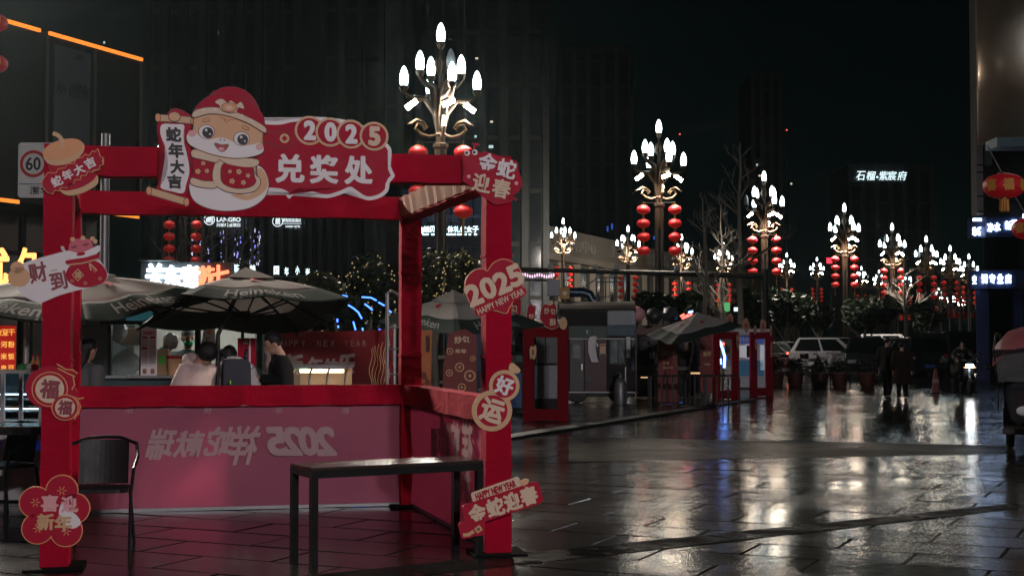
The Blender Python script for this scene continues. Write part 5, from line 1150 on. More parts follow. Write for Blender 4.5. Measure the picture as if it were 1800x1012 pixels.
# ------------------------------------------------------------------ vehicles
TYRE = M('tyre', (.012, .012, .012), .8); RIM = M('rim', (.35, .35, .36), .35, .8); TAILOFF = M('tail_lens', (.2, .01, .01), .2); HEADOFF = M('head_lens', (.5, .52, .55), .1, bump=0)
TAILON = glow('tail_lit', (1, .12, .06), 7); PLATE = M('blue_plate', (.02, .06, .3), .5)
CARS = {}
def car(label, P, rz_, style='suv', paint=None, tail=False):
    L, Wd, H = {'suv': (4.6, 1.84, 1.68), 'sedan': (4.6, 1.8, 1.46), 'hatch': (4.1, 1.75, 1.52), 'van': (4.9, 1.85, 1.95)}[style]
    t = thing('parked_car', label, 'car', P, rz_, 'cars parked beyond the planters'); wr = .34; f, r = -L/2+.85, L/2-.85
    def arc(cx): return [(cx+.42*math.cos(a), .3+.42*math.sin(a)) for a in [0+PI*i/8 for i in range(9)]]
    belt = {'suv': 1.02, 'sedan': .92, 'hatch': .95, 'van': 1.08}[style]; hood = belt-.08
    bt = [(L/2-.02, .3)]
    side = [(-L/2+.03, .28)]+[(x, z) for x, z in arc(f)[::-1]]+[(x, z) for x, z in arc(r)[::-1]]+[(L/2-.03, .3), (L/2, .6), (L/2-.03, belt-.02), (L/2-.12, belt), (f+.75, belt), (f+.2, hood+.01), (-L/2+.25, hood-.1), (-L/2+.05, hood-.22), (-L/2, .55)]
    m = MB(); m.prism(side, -Wd/2, Wd/2); b = m.build('body', paint, t); bv = b.modifiers.new('bevel', 'BEVEL'); bv.width = .05; bv.segments = 2; bv.limit_method = 'ANGLE'
    xa, xb, xc, xd = {'suv': (f+.72, f+1.5, L/2-.5, L/2-.1), 'sedan': (f+.75, f+1.6, L/2-1.45, L/2-.5), 'hatch': (f+.65, f+1.45, L/2-.7, L/2-.12), 'van': (f+.3, f+1.0, L/2-.2, L/2-.05)}[style]
    wb, wt = Wd/2-.03, Wd/2-.24
    V = [(xa, -wb, belt), (xd, -wb, belt), (xd, wb, belt), (xa, wb, belt), (xb, -wt, H), (xc, -wt, H), (xc, wt, H), (xb, wt, H)]
    g = MB(); g.add([(x, y, z-.01) for x, y, z in V], [(0, 1, 5, 4), (1, 2, 6, 5), (2, 3, 7, 6), (3, 0, 4, 7), (4, 5, 6, 7)]); o = g.build('cabin', paint, t); bv = o.modifiers.new('bevel', 'BEVEL'); bv.width = .06; bv.segments = 3
    def pane(nm, q, mt=GLASSD, push=.012):
        a, b_, c_, d = (Vector(v) for v in q); n = (b_-a).cross(d-a).normalized(); ctr_ = (a+b_+c_+d)/4
        if n.dot(ctr_-Vector((0, 0, belt))) < 0: n = -n
        o_ = MB().quad(*[tuple(v+n*push) for v in (a, b_, c_, d)]).build(nm, mt, t); return o_
    def lerp3(i, j, u): return Vector(V[i]).lerp(Vector(V[j]), u)
    for i0, i1, i2, i3 in ((0, 1, 5, 4), (3, 2, 6, 7)):
        bot = lambda u: Vector(V[i0]).lerp(Vector(V[i1]), u); tp = lambda u: Vector(V[i3]).lerp(Vector(V[i2]), u)
        for u0, u1 in ((.1, .48), (.52, .93)):
            pane('side_window', [bot(u0).lerp(tp(u0), .06), bot(u1).lerp(tp(u1), .06), bot(u1).lerp(tp(u1), .86), bot(u0).lerp(tp(u0), .86)])
    for nm, q in (('windscreen', (0, 3, 7, 4)), ('rear_window', (1, 2, 6, 5))):
        a, b_, c_, d = (Vector(V[i]) for i in q); cc = (a+b_+c_+d)/4
        pane(nm, [cc.lerp(v, .88) for v in (a, b_, c_, d)])
    for x in (f, r):
        for s in (-1, 1):
            mm = Matrix.Translation((x, s*(Wd/2-.12), wr)) @ Matrix.Rotation(PI/2, 4, 'X')
            w1 = MB(); w1.lathe([(.2, -.1), (.32, -.1), (wr, -.07), (wr, .07), (.32, .1), (.2, .1)], 18, m=mm); wo = w1.build('wheel', TYRE, t, True)
            w2 = MB(); w2.lathe([(.02, -.105), (.2, -.105), (.21, .0), (.2, .105), (.02, .105)], 12, m=mm); w2.build('rim', RIM, wo)
    for s in (-1, 1):
        MB().box((-L/2+.06, s*(Wd/2-.28), hood-.26), (.14, .36, .13)).build('headlight', HEADOFF, t)
        MB().box((L/2-.02, s*(Wd/2-.16), belt-.12), (.1, .26, .2)).build('tail_light', TAILON if tail else TAILOFF, t)
        MB().box((f+.85, s*(Wd/2+.08), belt+.06), (.12, .18, .12)).build('mirror', paint, t)
    MB().box((-L/2-.002, 0, .62), (.02, 1.0, .16)).build('grille', BLACKM, t)
    for x in (-L/2-.016, L/2+.01): MB().box((x, 0, .45), (.012, .44, .14)).build('number_plate', PLATE, t)
    for s in (-1, 1):
        for x in (.0, 1.0): MB().box((x, s*(Wd/2+.012), belt-.1), (.18, .02, .03)).build('door_handle', STEEL, t)
    MB().box((0, 0, .24), (L-.5, Wd-.3, .1)).build('sill', BLACKM, t)
    return t
PWHITE = M('paint_white', (.55, .54, .56), .25, var=.05, bump=0); PBLACK = M('paint_black', (.02, .022, .026), .14, var=.1, bump=0); PGREY = M('paint_grey', (.12, .125, .13), .2, .4, var=.1, bump=0); PSILVER = M('paint_silver', (.34, .35, .36), .22, .5, var=.1, bump=0); PBROWN = M('paint_brown', (.10, .07, .06), .2, var=.1, bump=0)
def cp(px, Y): p = at(px, 600, Y); return (p.x, p.y, 0)
car('white parked suv with one tail light glowing behind the planters', cp(1474, 66), PI-.22, 'suv', PWHITE, True)
car('black parked suv facing the viewer beside the white suv', cp(1523, 61), PI/2-.22, 'suv', PBLACK)
car('dark parked suv with blue plate seen from behind', cp(1603, 63), -PI/2+.05, 'suv', PBLACK)
car('black parked van right of the walkers', cp(1682, 62), PI/2+.1, 'van', PBLACK)
car('white hatchback facing the viewer by the corner shop', cp(1756, 84), PI/2+.15, 'hatch', PWHITE)
car('silver-grey parked sedan next to the red posts', cp(1376, 68), PI-.5, 'sedan', PGREY)
car('dark sedan with light streaks left of the white suv', cp(1402, 77), PI-.45, 'sedan', PGREY)
car('grey sedan parked behind the white suv', cp(1452, 88), PI-.4, 'sedan', PSILVER)
car('dark sedan parked behind the black suv', cp(1512, 90), PI-.4, 'sedan', PBLACK)
car('pale estate car parked behind the dark suv', cp(1575, 88), PI/2+.3, 'suv', PSILVER)
car('dark car in the second parking row behind the walkers', cp(1548, 80), PI/2+.2, 'sedan', PGREY)
car('dark car far right of the dark suv in the second row', cp(1640, 86), PI/2+.2, 'suv', PBROWN)
car('silver car in the last parking row near the lane', cp(1655, 118), PI-.1, 'sedan', PSILVER)
car('taxi on the carriageway with both tail lights lit', cp(1426, 108), -PI/2-.15, 'sedan', PBROWN, True)
car('white sedan at the left end of the second parking row', cp(1352, 92), PI-.4, 'sedan', PWHITE)
car('silver suv between the white suv and the black suv', cp(1490, 76), PI/2-.1, 'suv', PSILVER)
car('pale sedan parked left of the black van', cp(1640, 70), PI/2+.1, 'sedan', PSILVER)
car('white van parked far behind the walkers', cp(1570, 104), PI-.3, 'van', PWHITE)
car('far car with red tail light near the lane trees', cp(1596, 125), -PI/2, 'hatch', PGREY, True)
car('far white car crossing behind the black van', cp(1690, 135), PI, 'sedan', PWHITE)
# planters with shrubs and a chain between
def leaves(m, c_, r, n, s, q, flat=.8):
    for _ in range(n):
        d = Vector((q.gauss(0, 1), q.gauss(0, 1), q.gauss(0, 1))).normalized(); p_ = Vector(c_)+Vector((d.x*r[0], d.y*r[1], d.z*r[2]))*(q.random()**.45)
        a = Vector((q.gauss(0, 1), q.gauss(0, 1), q.gauss(0, .7))).normalized(); b = a.cross(Vector((q.gauss(0, 1), q.gauss(0, 1), q.gauss(0, 1)))).normalized(); k_ = s*q.uniform(.6, 1.3)
        m.add([p_-a*k_, p_+b*k_*.45, p_+a*k_, p_-b*k_*.45], [(0, 1, 2, 3)])
LEAFD = M('leaf_dark', (.016, .026, .013), .5, var=.5, scale=3, trans=.2); LEAFO = M('leaf_olive', (.04, .045, .02), .55, var=.5, scale=3, trans=.2)
POT = M('planter_red', (.06, .016, .009), .6, var=.3)
q = random.Random(12)
for i, px in enumerate((1364, 1398, 1442, 1476, 1525)):
    p = gnd(px, 679-(0 if i < 2 else -2)); t = thing('planter', ['first', 'second', 'third', 'fourth', 'fifth'][i]+' round red planter with shrub, counted from the red posts', 'planter', (p.x, p.y, 0), 0, 'red planters along the parking edge')
    MB().lathe([(.2, 0), (.24, .05), (.27, .42), (.3, .44), (.3, .5), (.24, .5)], 14).build('pot', POT, t, True); m = MB(); leaves(m, (0, 0, .72), (.3, .3, .28), 260, .06, q); m.build('foliage', LEAFD, t)
pa, pb = gnd(1364, 676), gnd(1640, 680)
t = thing('chain_rail', 'low dark rail running between the red planters', 'rail', ((pa.x+pb.x)/2, (pa.y+pb.y)/2+.35, 0)); O_ = t.location
for z in (.35, .62): MB().bar((pa.x-O_.x, pa.y-O_.y+.35, z), (pb.x-O_.x, pb.y-O_.y+.35, z), .03).build('bar', DARKM, t)
for f_ in range(9): MB().cyl(pa.lerp(pb, f_/8)-O_+Vector((0, .35, 0)), pa.lerp(pb, f_/8)-O_+Vector((0, .35, .66)), .025).build('rail_post', DARKM, t)
p = gnd(1645, 690); t = thing('traffic_cone', 'dull red bollard cone near the dark van', 'cone', (p.x, p.y, 0)); MB().bb(-.18, .18, -.18, .18, 0, .03).build('foot', BLACKM, t); MB().lathe([(.14, .031), (.05, .7), (.03, .72)], 14).build('cone', M('cone_dull', (.09, .012, .01), .6), t, True); MB().lathe([(.105, .3), (.09, .42)], 14).build('band', M('band_dull', (.2, .1, .1), .6), t, True)
t = sign_thing('white notice with red print standing by the planters', 1376, 640, 49, [(1363, 628), (1389, 628), (1389, 652), (1363, 652)], M('notice_lit', (.6, .5, .5), .5), [('停', 1376, 632, 6, 4, RED2)], cat='notice', name='notice_board'); c = Canvas(t, 1376, 640, 49/F)
for x in range(1366, 1388, 3): c.plate('red_bar', [(x, 629), (x+1.6, 629), (x+1.6, 636), (x, 636)], 3, RED2)
c.plate('red_bar', [(1364, 640), (1388, 640), (1388, 645), (1364, 645)], 3, RED2); z0 = t.location.z
for s in (-1, 1): MB().cyl((s*.22, 0, -.25), (s*.22, 0, -z0), .02).build('leg', DARKM, t)
# scooters
def scooter(label, P, rz_, paint, lit=False):
    t = thing('scooter', label, 'scooter', P, rz_, 'scooters on the plaza')
    for y in (-.62, .6):
        mm = Matrix.Translation((0, y, .23)) @ Matrix.Rotation(PI/2, 4, 'Y'); m = MB(); m.lathe([(.12, -.05), (.2, -.05), (.23, -.02), (.23, .02), (.2, .05), (.12, .05)], 18, m=mm); wo = m.build('wheel', TYRE, t, True)
        m = MB(); m.lathe([(.02, -.03), (.125, -.03), (.125, .03), (.02, .03)], 10, m=mm); m.build('rim', RIM, wo)
    m = MB(); m.add(*skin_part([(0, .62, .5), (0, .3, .52), (0, .1, .3), (0, -.25, .28), (0, -.42, .5), (0, -.48, .85)], [(0, 1), (1, 2), (2, 3), (3, 4), (4, 5)], [(.12, .12), (.16, .13), (.14, .06), (.15, .06), (.19, .07), (.14, .07)])); m.build('body', paint, t, True)
    m = MB(); m.add(*skin_part([(0, .62, .68), (0, .3, .72), (0, .05, .7)], [(0, 1), (1, 2)], [(.12, .05), (.14, .06), (.09, .05)])); m.build('seat', BLACKM, t, True)
    m = MB(); m.tube([(0, -.62, .46), (0, -.55, .5), (0, -.5, .9)], .03, 8); m.build('fork', GREYM, t, True); m = MB(); m.tube([(-.34, -.38, .98), (-.15, -.47, 1.0), (.15, -.47, 1.0), (.34, -.38, .98)], .018, 8); m.build('handlebar', BLACKM, t, True)
    m = MB(); m.add(*skin_part([(0, -.52, .72), (0, -.55, .86), (0, -.48, .97)], [(0, 1), (1, 2)], [(.15, .06), (.16, .07), (.1, .06)])); m.build('front_cowl', paint, t, True)
    MB().box((0, -.625, .82), (.2, .03, .1)).build('headlight', glow('headlamp_lit', (.92, .97, 1), 60) if lit else HEADOFF, t)
    MB().box((0, .78, .62), (.16, .03, .06)).build('tail_light', TAILOFF, t)
    for s in (-1, 1):
        MB().tube([(s*.25, -.42, 1.0), (s*.3, -.45, 1.14)], .008, 6).build('mirror_stem', BLACKM, t); MB().ball((s*.31, -.45, 1.18), (.06, .02, .04), 10, 6).build('mirror', BLACKM, t, True)
        MB().ball((s*.14, -.62, .78), (.04, .02, .02), 8, 6).build('indicator', glow('amber_lit', (1, .35, .05), 2) if lit else ORANGE, t, True)
    m = MB(); m.prism(rrect(0, 0, .3, .24, .06), -.14, .14); m.v = [(x, y+.82, z+.86) for x, y, z in m.v]; m.build('top_box', BLACKM, t)
    MB().tube([(0, -.66, .42), (0, -.75, .36), (0, -.8, .28)], [.05, .07, .05], 8).build('mudguard', paint, t, True)
    return t
p = gnd(1698, 691); scooter('scooter with bright headlight riding towards the viewer', (p.x, p.y, 0), -.12, PBLACK, True)
person('scooter rider in a dark rain cape with pale hood', (p.x, p.y+.22, 0), -.12, 1.65, lean=.05, jacket=M('dark_cape', (.02, .022, .022), .5), trousers=DARKT, armL=[Vector((.3, -.1, 1.12)), Vector((.3, -.5, 1.02))], armR=[Vector((-.3, -.1, 1.12)), Vector((-.3, -.5, 1.02))], hood=M('pale_hood', (.2, .2, .19), .6), puff=1.3, seat=True)
p = gnd(1443, 668); scooter('parked scooter with cloth cover behind the planters', (p.x, p.y+3, 0), 1.2, PGREY)
p = gnd(1472, 664); scooter('parked white and black scooter behind the planters', (p.x, p.y+3, 0), .9, PWHITE)
p = gnd(1640, 668); scooter('parked dark scooter right of the walkers', (p.x, p.y+4, 0), .3, PBLACK)
# covered tricycle at the right edge
P = gnd(1781, 802); t = thing('tricycle', 'electric tricycle with pink rain canopy at the right edge', 'tricycle', (P.x+.5, P.y+.55, 0), -.38)
CAN = M('pink_canopy', (.30, .08, .10), .6, var=.3, scale=3, trans=.3); CAND = M('canopy_dark', (.03, .02, .022), .7)
for x, y in ((0, -.62), (-.36, .85), (.36, .85)):
    mm = Matrix.Translation((x, y, .22)) @ Matrix.Rotation(PI/2, 4, 'Y'); m = MB(); m.lathe([(.11, -.05), (.19, -.055), (.22, -.02), (.22, .02), (.19, .055), (.11, .05)], 18, m=mm); wo = m.build('wheel', TYRE, t, True); m = MB(); m.lathe([(.02, -.03), (.115, -.03), (.115, .03), (.02, .03)], 10, m=mm); m.build('rim', RIM, wo)
m = MB(); m.add(*skin_part([(0, -.5, .36), (0, -.46, .6), (0, -.44, .85), (0, -.44, 1.04)], [(0, 1), (1, 2), (2, 3)], [(.26, .09), (.36, .1), (.42, .1), (.4, .07)])); m.build('leg_apron', PBLACK, t, True)
MB().tube([(0, -.62, .4), (0, -.6, .5), (0, -.45, 1.0)], .04, 8).build('fork', DARKM, t, True); MB().tube([(0, -.82, .34), (0, -.68, .47), (0, -.5, .5)], [.05, .09, .06], 8).build('mudguard', PBLACK, t, True)
MB().tube([(-.4, -.28, 1.06), (-.15, -.42, 1.05), (.15, -.42, 1.05), (.4, -.28, 1.06)], .02, 8).build('handlebar', BLACKM, t, True)
MB().bb(-.42, .42, -.3, 1.2, .28, .36).build('deck', DARKM, t); MB().bb(-.44, .44, .45, 1.25, .361, .62).build('box', M('trike_black', (.012, .01, .012), .4), t); MB().bb(-.42, .42, .4, .8, .621, .72).build('seat', BLACKM, t); MB().bb(-.42, .42, .8, .9, .721, 1.15).build('backrest', BLACKM, t)
MB().ball((-.12, -.56, .62), (.1, .04, .07), 10, 6).build('headlight', HEADOFF, t, True); MB().box((.2, -.56, .45), (.22, .12, .14)).build('fog_light', M('trike_lens', (.35, .12, .1), .4), t)
m = MB(); rows = [(-.75, 1.5), (-.5, 1.68), (-.1, 1.78), (.5, 1.8), (1.2, 1.74)]
for y, z in rows:
    for i in range(7): u = -1+i/3; m.v.append((u*.52, y+.06*u*u, z-.22*u*u*u*u-.05*u*u))
for j in range(4):
    for i in range(6): a = j*7+i; m.f.append((a, a+1, a+8, a+7))
o = m.build('canopy', CAN, t, True); s = o.modifiers.new('thick', 'SOLIDIFY'); s.thickness = .006
m = MB(); m.add([(-.5, -.76, 1.47), (.5, -.76, 1.47), (.46, -.52, 1.2), (-.46, -.52, 1.2)], [(0, 1, 2, 3)]); m.build('visor', CAND, t)
m = MB()
for i in range(7): u = -1+i/3; m.v += [(u*.46, -.5-.04*(1-u*u), 1.02), (u*.48, -.7-.03*(1-u*u), 1.44)]
for i in range(6): m.f.append((2*i, 2*i+2, 2*i+3, 2*i+1))
m.build('windscreen', M('scratched_film', (.35, .36, .36), .3, alpha=.3, glass=True, var=.4), t, True)
for s in (-1, 1):
    MB().tube([(s*.46, -.52, 1.0), (s*.5, -.74, 1.46), (s*.5, .0, 1.7), (s*.5, 1.1, 1.68), (s*.44, 1.2, .6)], .014, 6).build('canopy_frame', DARKM, t, True)
    m = MB(); m.add([(s*.47, -.5, .62), (s*.47, .1, .6), (s*.5, .1, 1.02), (s*.47, -.5, 1.02)], [(0, 1, 2, 3)]); m.build('side_skirt', CAND, t)
    MB().tube([(s*.38, -.3, 1.06), (s*.55, -.36, 1.2)], .009, 6).build('mirror_stem', BLACKM, t); MB().ball((s*.58, -.37, 1.22), (.06, .025, .045), 10, 6).build('mirror', BLACKM, t, True)
# two lanterns on the wire at the right
def big_lantern(label, px, py, Y, s):
    t = thing('big_lantern', label, 'lantern', at(px, py, Y), .2, 'big lanterns on the wire'); t.scale = (s, s, s)
    m = MB(); k = 12; m.lathe([(.36*math.sin(PI*(.08+.84*i/k))**.8, -.22*math.cos(PI*(.08+.84*i/k))) for i in range(k+1)], 32, ribs=16, ribd=.015); m.build('globe', M('lantern_silk', (.42, .008, .02), .5, emit=.05, ecol=(1, .02, .03)), t, True)
    for z in (.215, -.215): MB().lathe([(.1, z-.02), (.1, z+.02)], 14).build('collar', GOLDM, t)
    for i in range(9): a = 2*PI*i/9; MB().tube([(.06*math.cos(a), .06*math.sin(a), -.235), (.065*math.cos(a), .065*math.sin(a), -.45)], .02, 5).build('tassel', TASSEL, t)
    for a, ch in ((-1.9, '福'), (-1.1, '春'), (-2.7, '喜')):
        text(ch, .18, .2, TASSEL, t, (.362*math.cos(a), .362*math.sin(a), 0), rz=a+PI/2, bold=.05)
big_lantern('big red lantern with gold characters hanging at the right edge', 1765, 327, 25, 1.0); big_lantern('lower red lantern cut by the right edge', 1812, 402, 25, .9)
a, b = at(1735, 255, 25), at(1820, 405, 25); tag(MB().tube([a, a.lerp(b, .5)+Vector((0, 0, -.04)), b], .012, 6).build('lantern_wire', GREYM), 'grey wire slanting down behind the right edge lanterns', 'wire')

big_lantern('upper red lantern cut by the top left picture edge', -14, 40, 30, .9); big_lantern('red lantern below another at the left picture edge', -14, 112, 30, .9)
tag(MB().tube([at(-14, -60, 30), at(-14, 100, 30)], .012, 6).build('lantern_wire', GREYM), 'thin wire carrying the left edge lanterns', 'wire')
# ------------------------------------------------------------------ buildings
FAC = M('facade_dark', (.005, .007, .007), .7, var=.2, scale=.6); FAC2 = M('facade_rib', (.010, .013, .013), .6, var=.2, scale=.6); WLIT = glow('lit_window', (1, .85, .65), .8); WCOOL = glow('lit_window_cool', (.7, .9, 1), .6)
WDARK = M('window_dark', (.012, .016, .018), .12, bump=0)
def tower(label, x0, x1, Y, H, ribs, lit=(), depth=18, floors=0):
    a, b = at(x0, 600, Y).x, at(x1, 600, Y).x; t = thing('tower_block', label, 'building', ((a+b)/2, Y, 0)); w_ = b-a
    MB().bb(-w_/2, w_/2, 0, depth, 0, H).build('wall', FAC, t)
    for i in range(ribs+1): x = -w_/2+w_*i/ribs; MB().bb(x-.35, x+.35, -.5, -.002, 0, H).build('rib', FAC2, t)
    for i in range(ribs):
        xa, xb = -w_/2+w_*i/ribs+.6, -w_/2+w_*(i+1)/ribs-.6
        MB().bb(xa, xb, -.12, -.003, 2, H-2).build('window_strip', WDARK, t)
        m = MB()
        for z in range(6, int(H)-2, 6): MB().bb(xa, xb, -.2, -.121, z, z+.5).build('spandrel', FAC, t)
    for px, py, wp, hp, mt in lit: p = at(px, py, Y-.3); k = Y/F; MB().bb(p.x-(a+b)/2-wp*k/2, p.x-(a+b)/2+wp*k/2, -.3, -.23, p.z-hp*k/2, p.z+hp*k/2).build('lit_window', mt, t)
    return t
tower('tall dark ribbed tower rising left behind the header sign', 255, 520, 150, 62, 8, [(385, 58, 3, 8, WCOOL), (183, 75, 3, 4, WCOOL)])
tower('tall dark tower in the middle behind the lamp', 530, 705, 175, 72, 5)
tower('tall dark tower right of the near lamp with few lit windows', 735, 960, 160, 58, 6, [(838, 103, 5, 3, WLIT), (864, 214, 5, 3, WLIT), (836, 240, 4, 4, WCOOL), (863, 258, 8, 5, WCOOL), (882, 238, 4, 4, WLIT)])
tower('distant dark tower behind the far row of lamps', 985, 1110, 330, 70, 5, [(1068, 402, 3, 9, glow('blue_window', (.05, .2, 1), .4)), (1076, 398, 3, 10, MATS['blue_window']), (1150, 418, 3, 6, MATS['blue_window'])])
tower('distant slim tower with two lit windows between lamps', 1325, 1375, 300, 58, 3, [(1336, 309, 5, 3, WLIT), (1331, 290, 3, 4, WCOOL), (1391, 323, 3, 3, WLIT)])
t = tower('distant tower crowned with the white lit estate sign', 1495, 1640, 300, 38.6, 6)
st = thing('estate_sign', 'white glowing calligraphic estate sign on the distant tower', 'lit sign', at(1548, 309, 299)); SG = glow('sign_white_blue', (.75, .95, 1), 1.6)
for ch, px in (('石', 1513), ('榴', 1531), ('·', 1542), ('紫', 1553), ('宸', 1568), ('府', 1586)):
    if ch == '·': MB().ball((at(px, 311, 299).x-st.location.x, -.1, -.3), .22, 8, 6).build('dot', SG, st)
    else: text(ch, 15*299/F, 16*299/F, SG, st, (at(px, 309, 299).x-st.location.x, 0, 0), bold=.0, slant=.15, depth=.1)
MB().bb(-6, 6, .3, .5, -1.2, -1.0).build('sign_rail', DARKM, st)
for i, (px, py) in enumerate(((1195, 236), (1310, 232), (1383, 229))):
    t = thing('aviation_light', ['left', 'middle', 'right'][i]+' tiny red warning light on a far dark mast', 'light', at(px, py, 420)); MB().ball((0, 0, 0), .25, 8, 6).build('lamp', glow('aviation_red', (1, .1, .05), 2), t); MB().cyl((0, 0, -.25), (0, 0, -t.location.z), .15, .3, 6).build('mast', FAC, t)
# building with amber light edges
def edge_pt(px, py): # facade line from px 85 (40 m) to px 250 (43.8 m)
    u = (px-85)/165
    for _ in range(6):
        Y = 40+3.8*u; X = -13.04+1.66*u; u += ((px-900)/F*Y-X)/1.66*.0
    # intersect the pixel's ray with the facade's vertical plane
    A = Vector((-13.04, 40, 0)); d = Vector((1.62, 3.8, 0)); n = Vector((d.y, -d.x, 0)); r = ray(px, py); o = Vector((0, 0, HC)); tt_ = (A-o).dot(n)/r.dot(n); return o+r*tt_
P1 = edge_pt(250, 105); A0 = Vector((-13.04, 40, 0)); dF = Vector((P1.x-A0.x, P1.y-A0.y, 0)).normalized(); AN = math.atan2(dF.y, dF.x)
lb_ = thing('amber_edge_building', 'dark building edged with amber light strips at upper left', 'building', (P1.x, P1.y, 0), AN); inv = Matrix.Translation((P1.x, P1.y, 0)) @ Matrix.Rotation(AN, 4, 'Z'); inv = inv.inverted()
def L_(px, py): return inv @ edge_pt(px, py)
zU = P1.z; zL = edge_pt(245, 381).z
MB().bb(-16, 0, .02, 9, zL, zU).build('upper_storey', M('panel_black', (.006, .006, .0065), .6, var=.3, scale=.8, spec=.15), lb_)
AMB = glow('amber_led', (1, .27, .03), 1.15)
for a, b, z in ((85, 250, zU), (-60, 70, zU), (186, 246, zL), (-20, 36, zL)):
    xa, xb = L_(a, 60).x, L_(b, 60).x; n2 = max(2, int((xb-xa)/.5))
    for i in range(n2): MB().bb(xa+(xb-xa)*i/n2+.01, xa+(xb-xa)*(i+1)/n2-.01, -.05, .01, z-.06, z+.04).build('light_strip', AMB, lb_)
for px in (84, 168, 249): x = L_(px, 60).x; MB().bb(x-.12, x-.0, -.06, .015, zL+.1, zU-.12).build('corner_trim', M('brown_trim', (.03, .018, .01), .5), lb_)
xa, xb = L_(95, 60).x, L_(158, 60).x; zz1, zz0 = edge_pt(95, 78).z, edge_pt(120, 262).z
MB().bb(xa, xb, -.04, .01, zz0, zz1).build('poster_panel', M('poster_grey', (.035, .045, .05), .5), lb_)
PW_ = M('poster_words', (.008, .01, .012), .5)
text('AI+ 越懂你', (xb-xa)*.9, .45, PW_, lb_, ((xa+xb)/2, -.045, edge_pt(120, 158).z), depth=.01); text('HOTEL', (xb-xa)*.35, .2, PW_, lb_, (xb-.5, -.045, edge_pt(120, 98).z), depth=.01)
MB().bb(-16, -.3, 3, 3.1, 0, zL-.002).build('shop_wall', M('tile_beige', (.22, .19, .16), .5, var=.2, scale=2), lb_)
for i in range(9): x = -.9-i*1.5; MB().bb(x-.08, x+.08, 2.4, 2.55, 0, zL-.002).build('mullion', BLACKM, lb_)
for z in (2.6, 4.1): MB().bb(-16, -.3, 2.42, 2.53, z, z+.12).build('transom', BLACKM, lb_)
for i in range(8):
    x = -1.65-i*1.5; MB().bb(x-.66, x+.66, 2.47, 2.49, 2.73, 4.08).build('window_pane', GLASS, lb_)
    if i % 3 != 1: MB().bb(x-.4, x+.3, 2.9, 2.95, 3.0, 3.8).build('lit_shelf', M('warm_interior', (.4, .22, .08), .6, emit=.12, ecol=(1, .5, .15)), lb_)
MB().bb(-.6, -.1, 1.6, 2.2, 0, zL-.003).build('column', M('grey_stone', (.12, .12, .115), .6), lb_)
t = thing('amber_letter_sign', 'large glowing orange letters at the left edge', 'lit sign', at(30, 470, 27)); OL = glow('orange_letters', (1, .42, .12), 2.2); k = 27/F
text('优', 46*k, 66*k, OL, t, (-38*k, 0, 2*k), bold=.04, depth=.08); text('包', 32*k, 62*k, OL, t, (20*k, 0, 3*k), bold=.04, depth=.08)
MB().bb(-1.0, .6, .1, .14, -.5, -.42).build('rail', BLACKM, t)
for x in (-.75, .25): MB().bb(x-.03, x+.03, .1, .14, -t.location.z, -.5).build('stay', BLACKM, t)
# left shop row: white lit snack sign
t = thing('snack_sign', 'white and orange lit letters of the snack shop sign', 'lit sign', at(320, 486, 21)); k = 21/F; WL = glow('white_letters', (.8, .92, 1), 5); OR2 = glow('coral_letters', (1, .22, .1), 2.2)
for ch, px, py in (('关', 273, 484), ('东', 304, 487), ('煮', 335, 487)): text(ch, 32*k, 40*k, WL, t, ((px-320)*k, 0, (486-py)*k), bold=.05, depth=.05)
for ch, px, py in (('苏', 363, 486), ('七', 388, 484)): text(ch, 28*k, 36*k, OR2, t, ((px-320)*k, 0, (486-py)*k), bold=.045, depth=.05)
MB().bb(-75*k, 85*k, .06, .3, -24*k, 26*k).build('sign_box', KDARK, t); MB().bb(-70*k, -15*k, -.25, .35, 26.5*k, 29*k).build('little_roof', DARKM, t)
for x in (-.55, .6): MB().bb(x-.04, x+.04, .1, .2, -t.location.z, -24*k).build('stay', DARKM, t)
t = thing('shop_letters', 'row of small white lit shop letters above the parasol', 'lit sign', at(470, 473, 46)); k = 46/F; WS = glow('white_letters_small', (.75, .95, 1), 1.6)
for ch, px, py, w_ in (('才', 391, 474, 7), ('茶', 415, 472, 11), ('美', 444, 473, 11), ('国', 486, 475, 9), ('年', 504, 477, 7), ('小', 523, 475, 7), ('米', 541, 479, 8), ('生', 557, 483, 8)): text(ch, w_*k, 15*k, WS, t, ((px-470)*k, 0, (473-py)*k), bold=.02, depth=.03)
MB().bb(-85*k, 95*k, .05, .12, -14*k, -11*k).build('rail', DARKM, t)
for x in (-60*k, 60*k): MB().bb(x-.05, x+.05, .05, .12, -t.location.z, -14.1*k).build('stay', DARKM, t)
hb = thing('hotel_building', 'dark hotel building with vertical fins and blue light threads', 'building', at(420, 600, 78)); hb.location.z = 0; k = 78/F; X0 = hb.location.x
xa, xb = at(262, 600, 78).x-X0, at(640, 600, 78).x-X0; MB().bb(xa, xb, 0, 14, 0, 9.5).build('wall', FAC, hb)
for i in range(22): x = xa+(xb-xa)*(i+.5)/22; MB().bb(x-.12, x+.12, -.3, -.002, 3.2, 9.3).build('fin', FAC2, hb)
for i in range(21): x = xa+(xb-xa)*(i+1)/22; MB().bb(x-.18, x+.18, -.06, -.003, 3.5, 9.0).build('window_pane', WDARK, hb)
q = random.Random(3); BT = glow('blue_thread', (.35, .35, 1), 1.0); WT = glow('white_thread', (.8, .8, 1), .9)
for px in (338, 352, 366, 388, 393, 412, 418, 422, 440, 447, 453, 456):
    for _ in range(5):
        py = q.uniform(405, 470); h_ = q.uniform(2, 7); p = at(px+q.uniform(-1.5, 1.5), py, 77.4); MB().bb(p.x-X0-.022, p.x-X0+.022, -.62, -.6, p.z-h_*k/2, p.z+h_*k/2).build('light_thread', BT if q.random() < .6 else WT, hb)
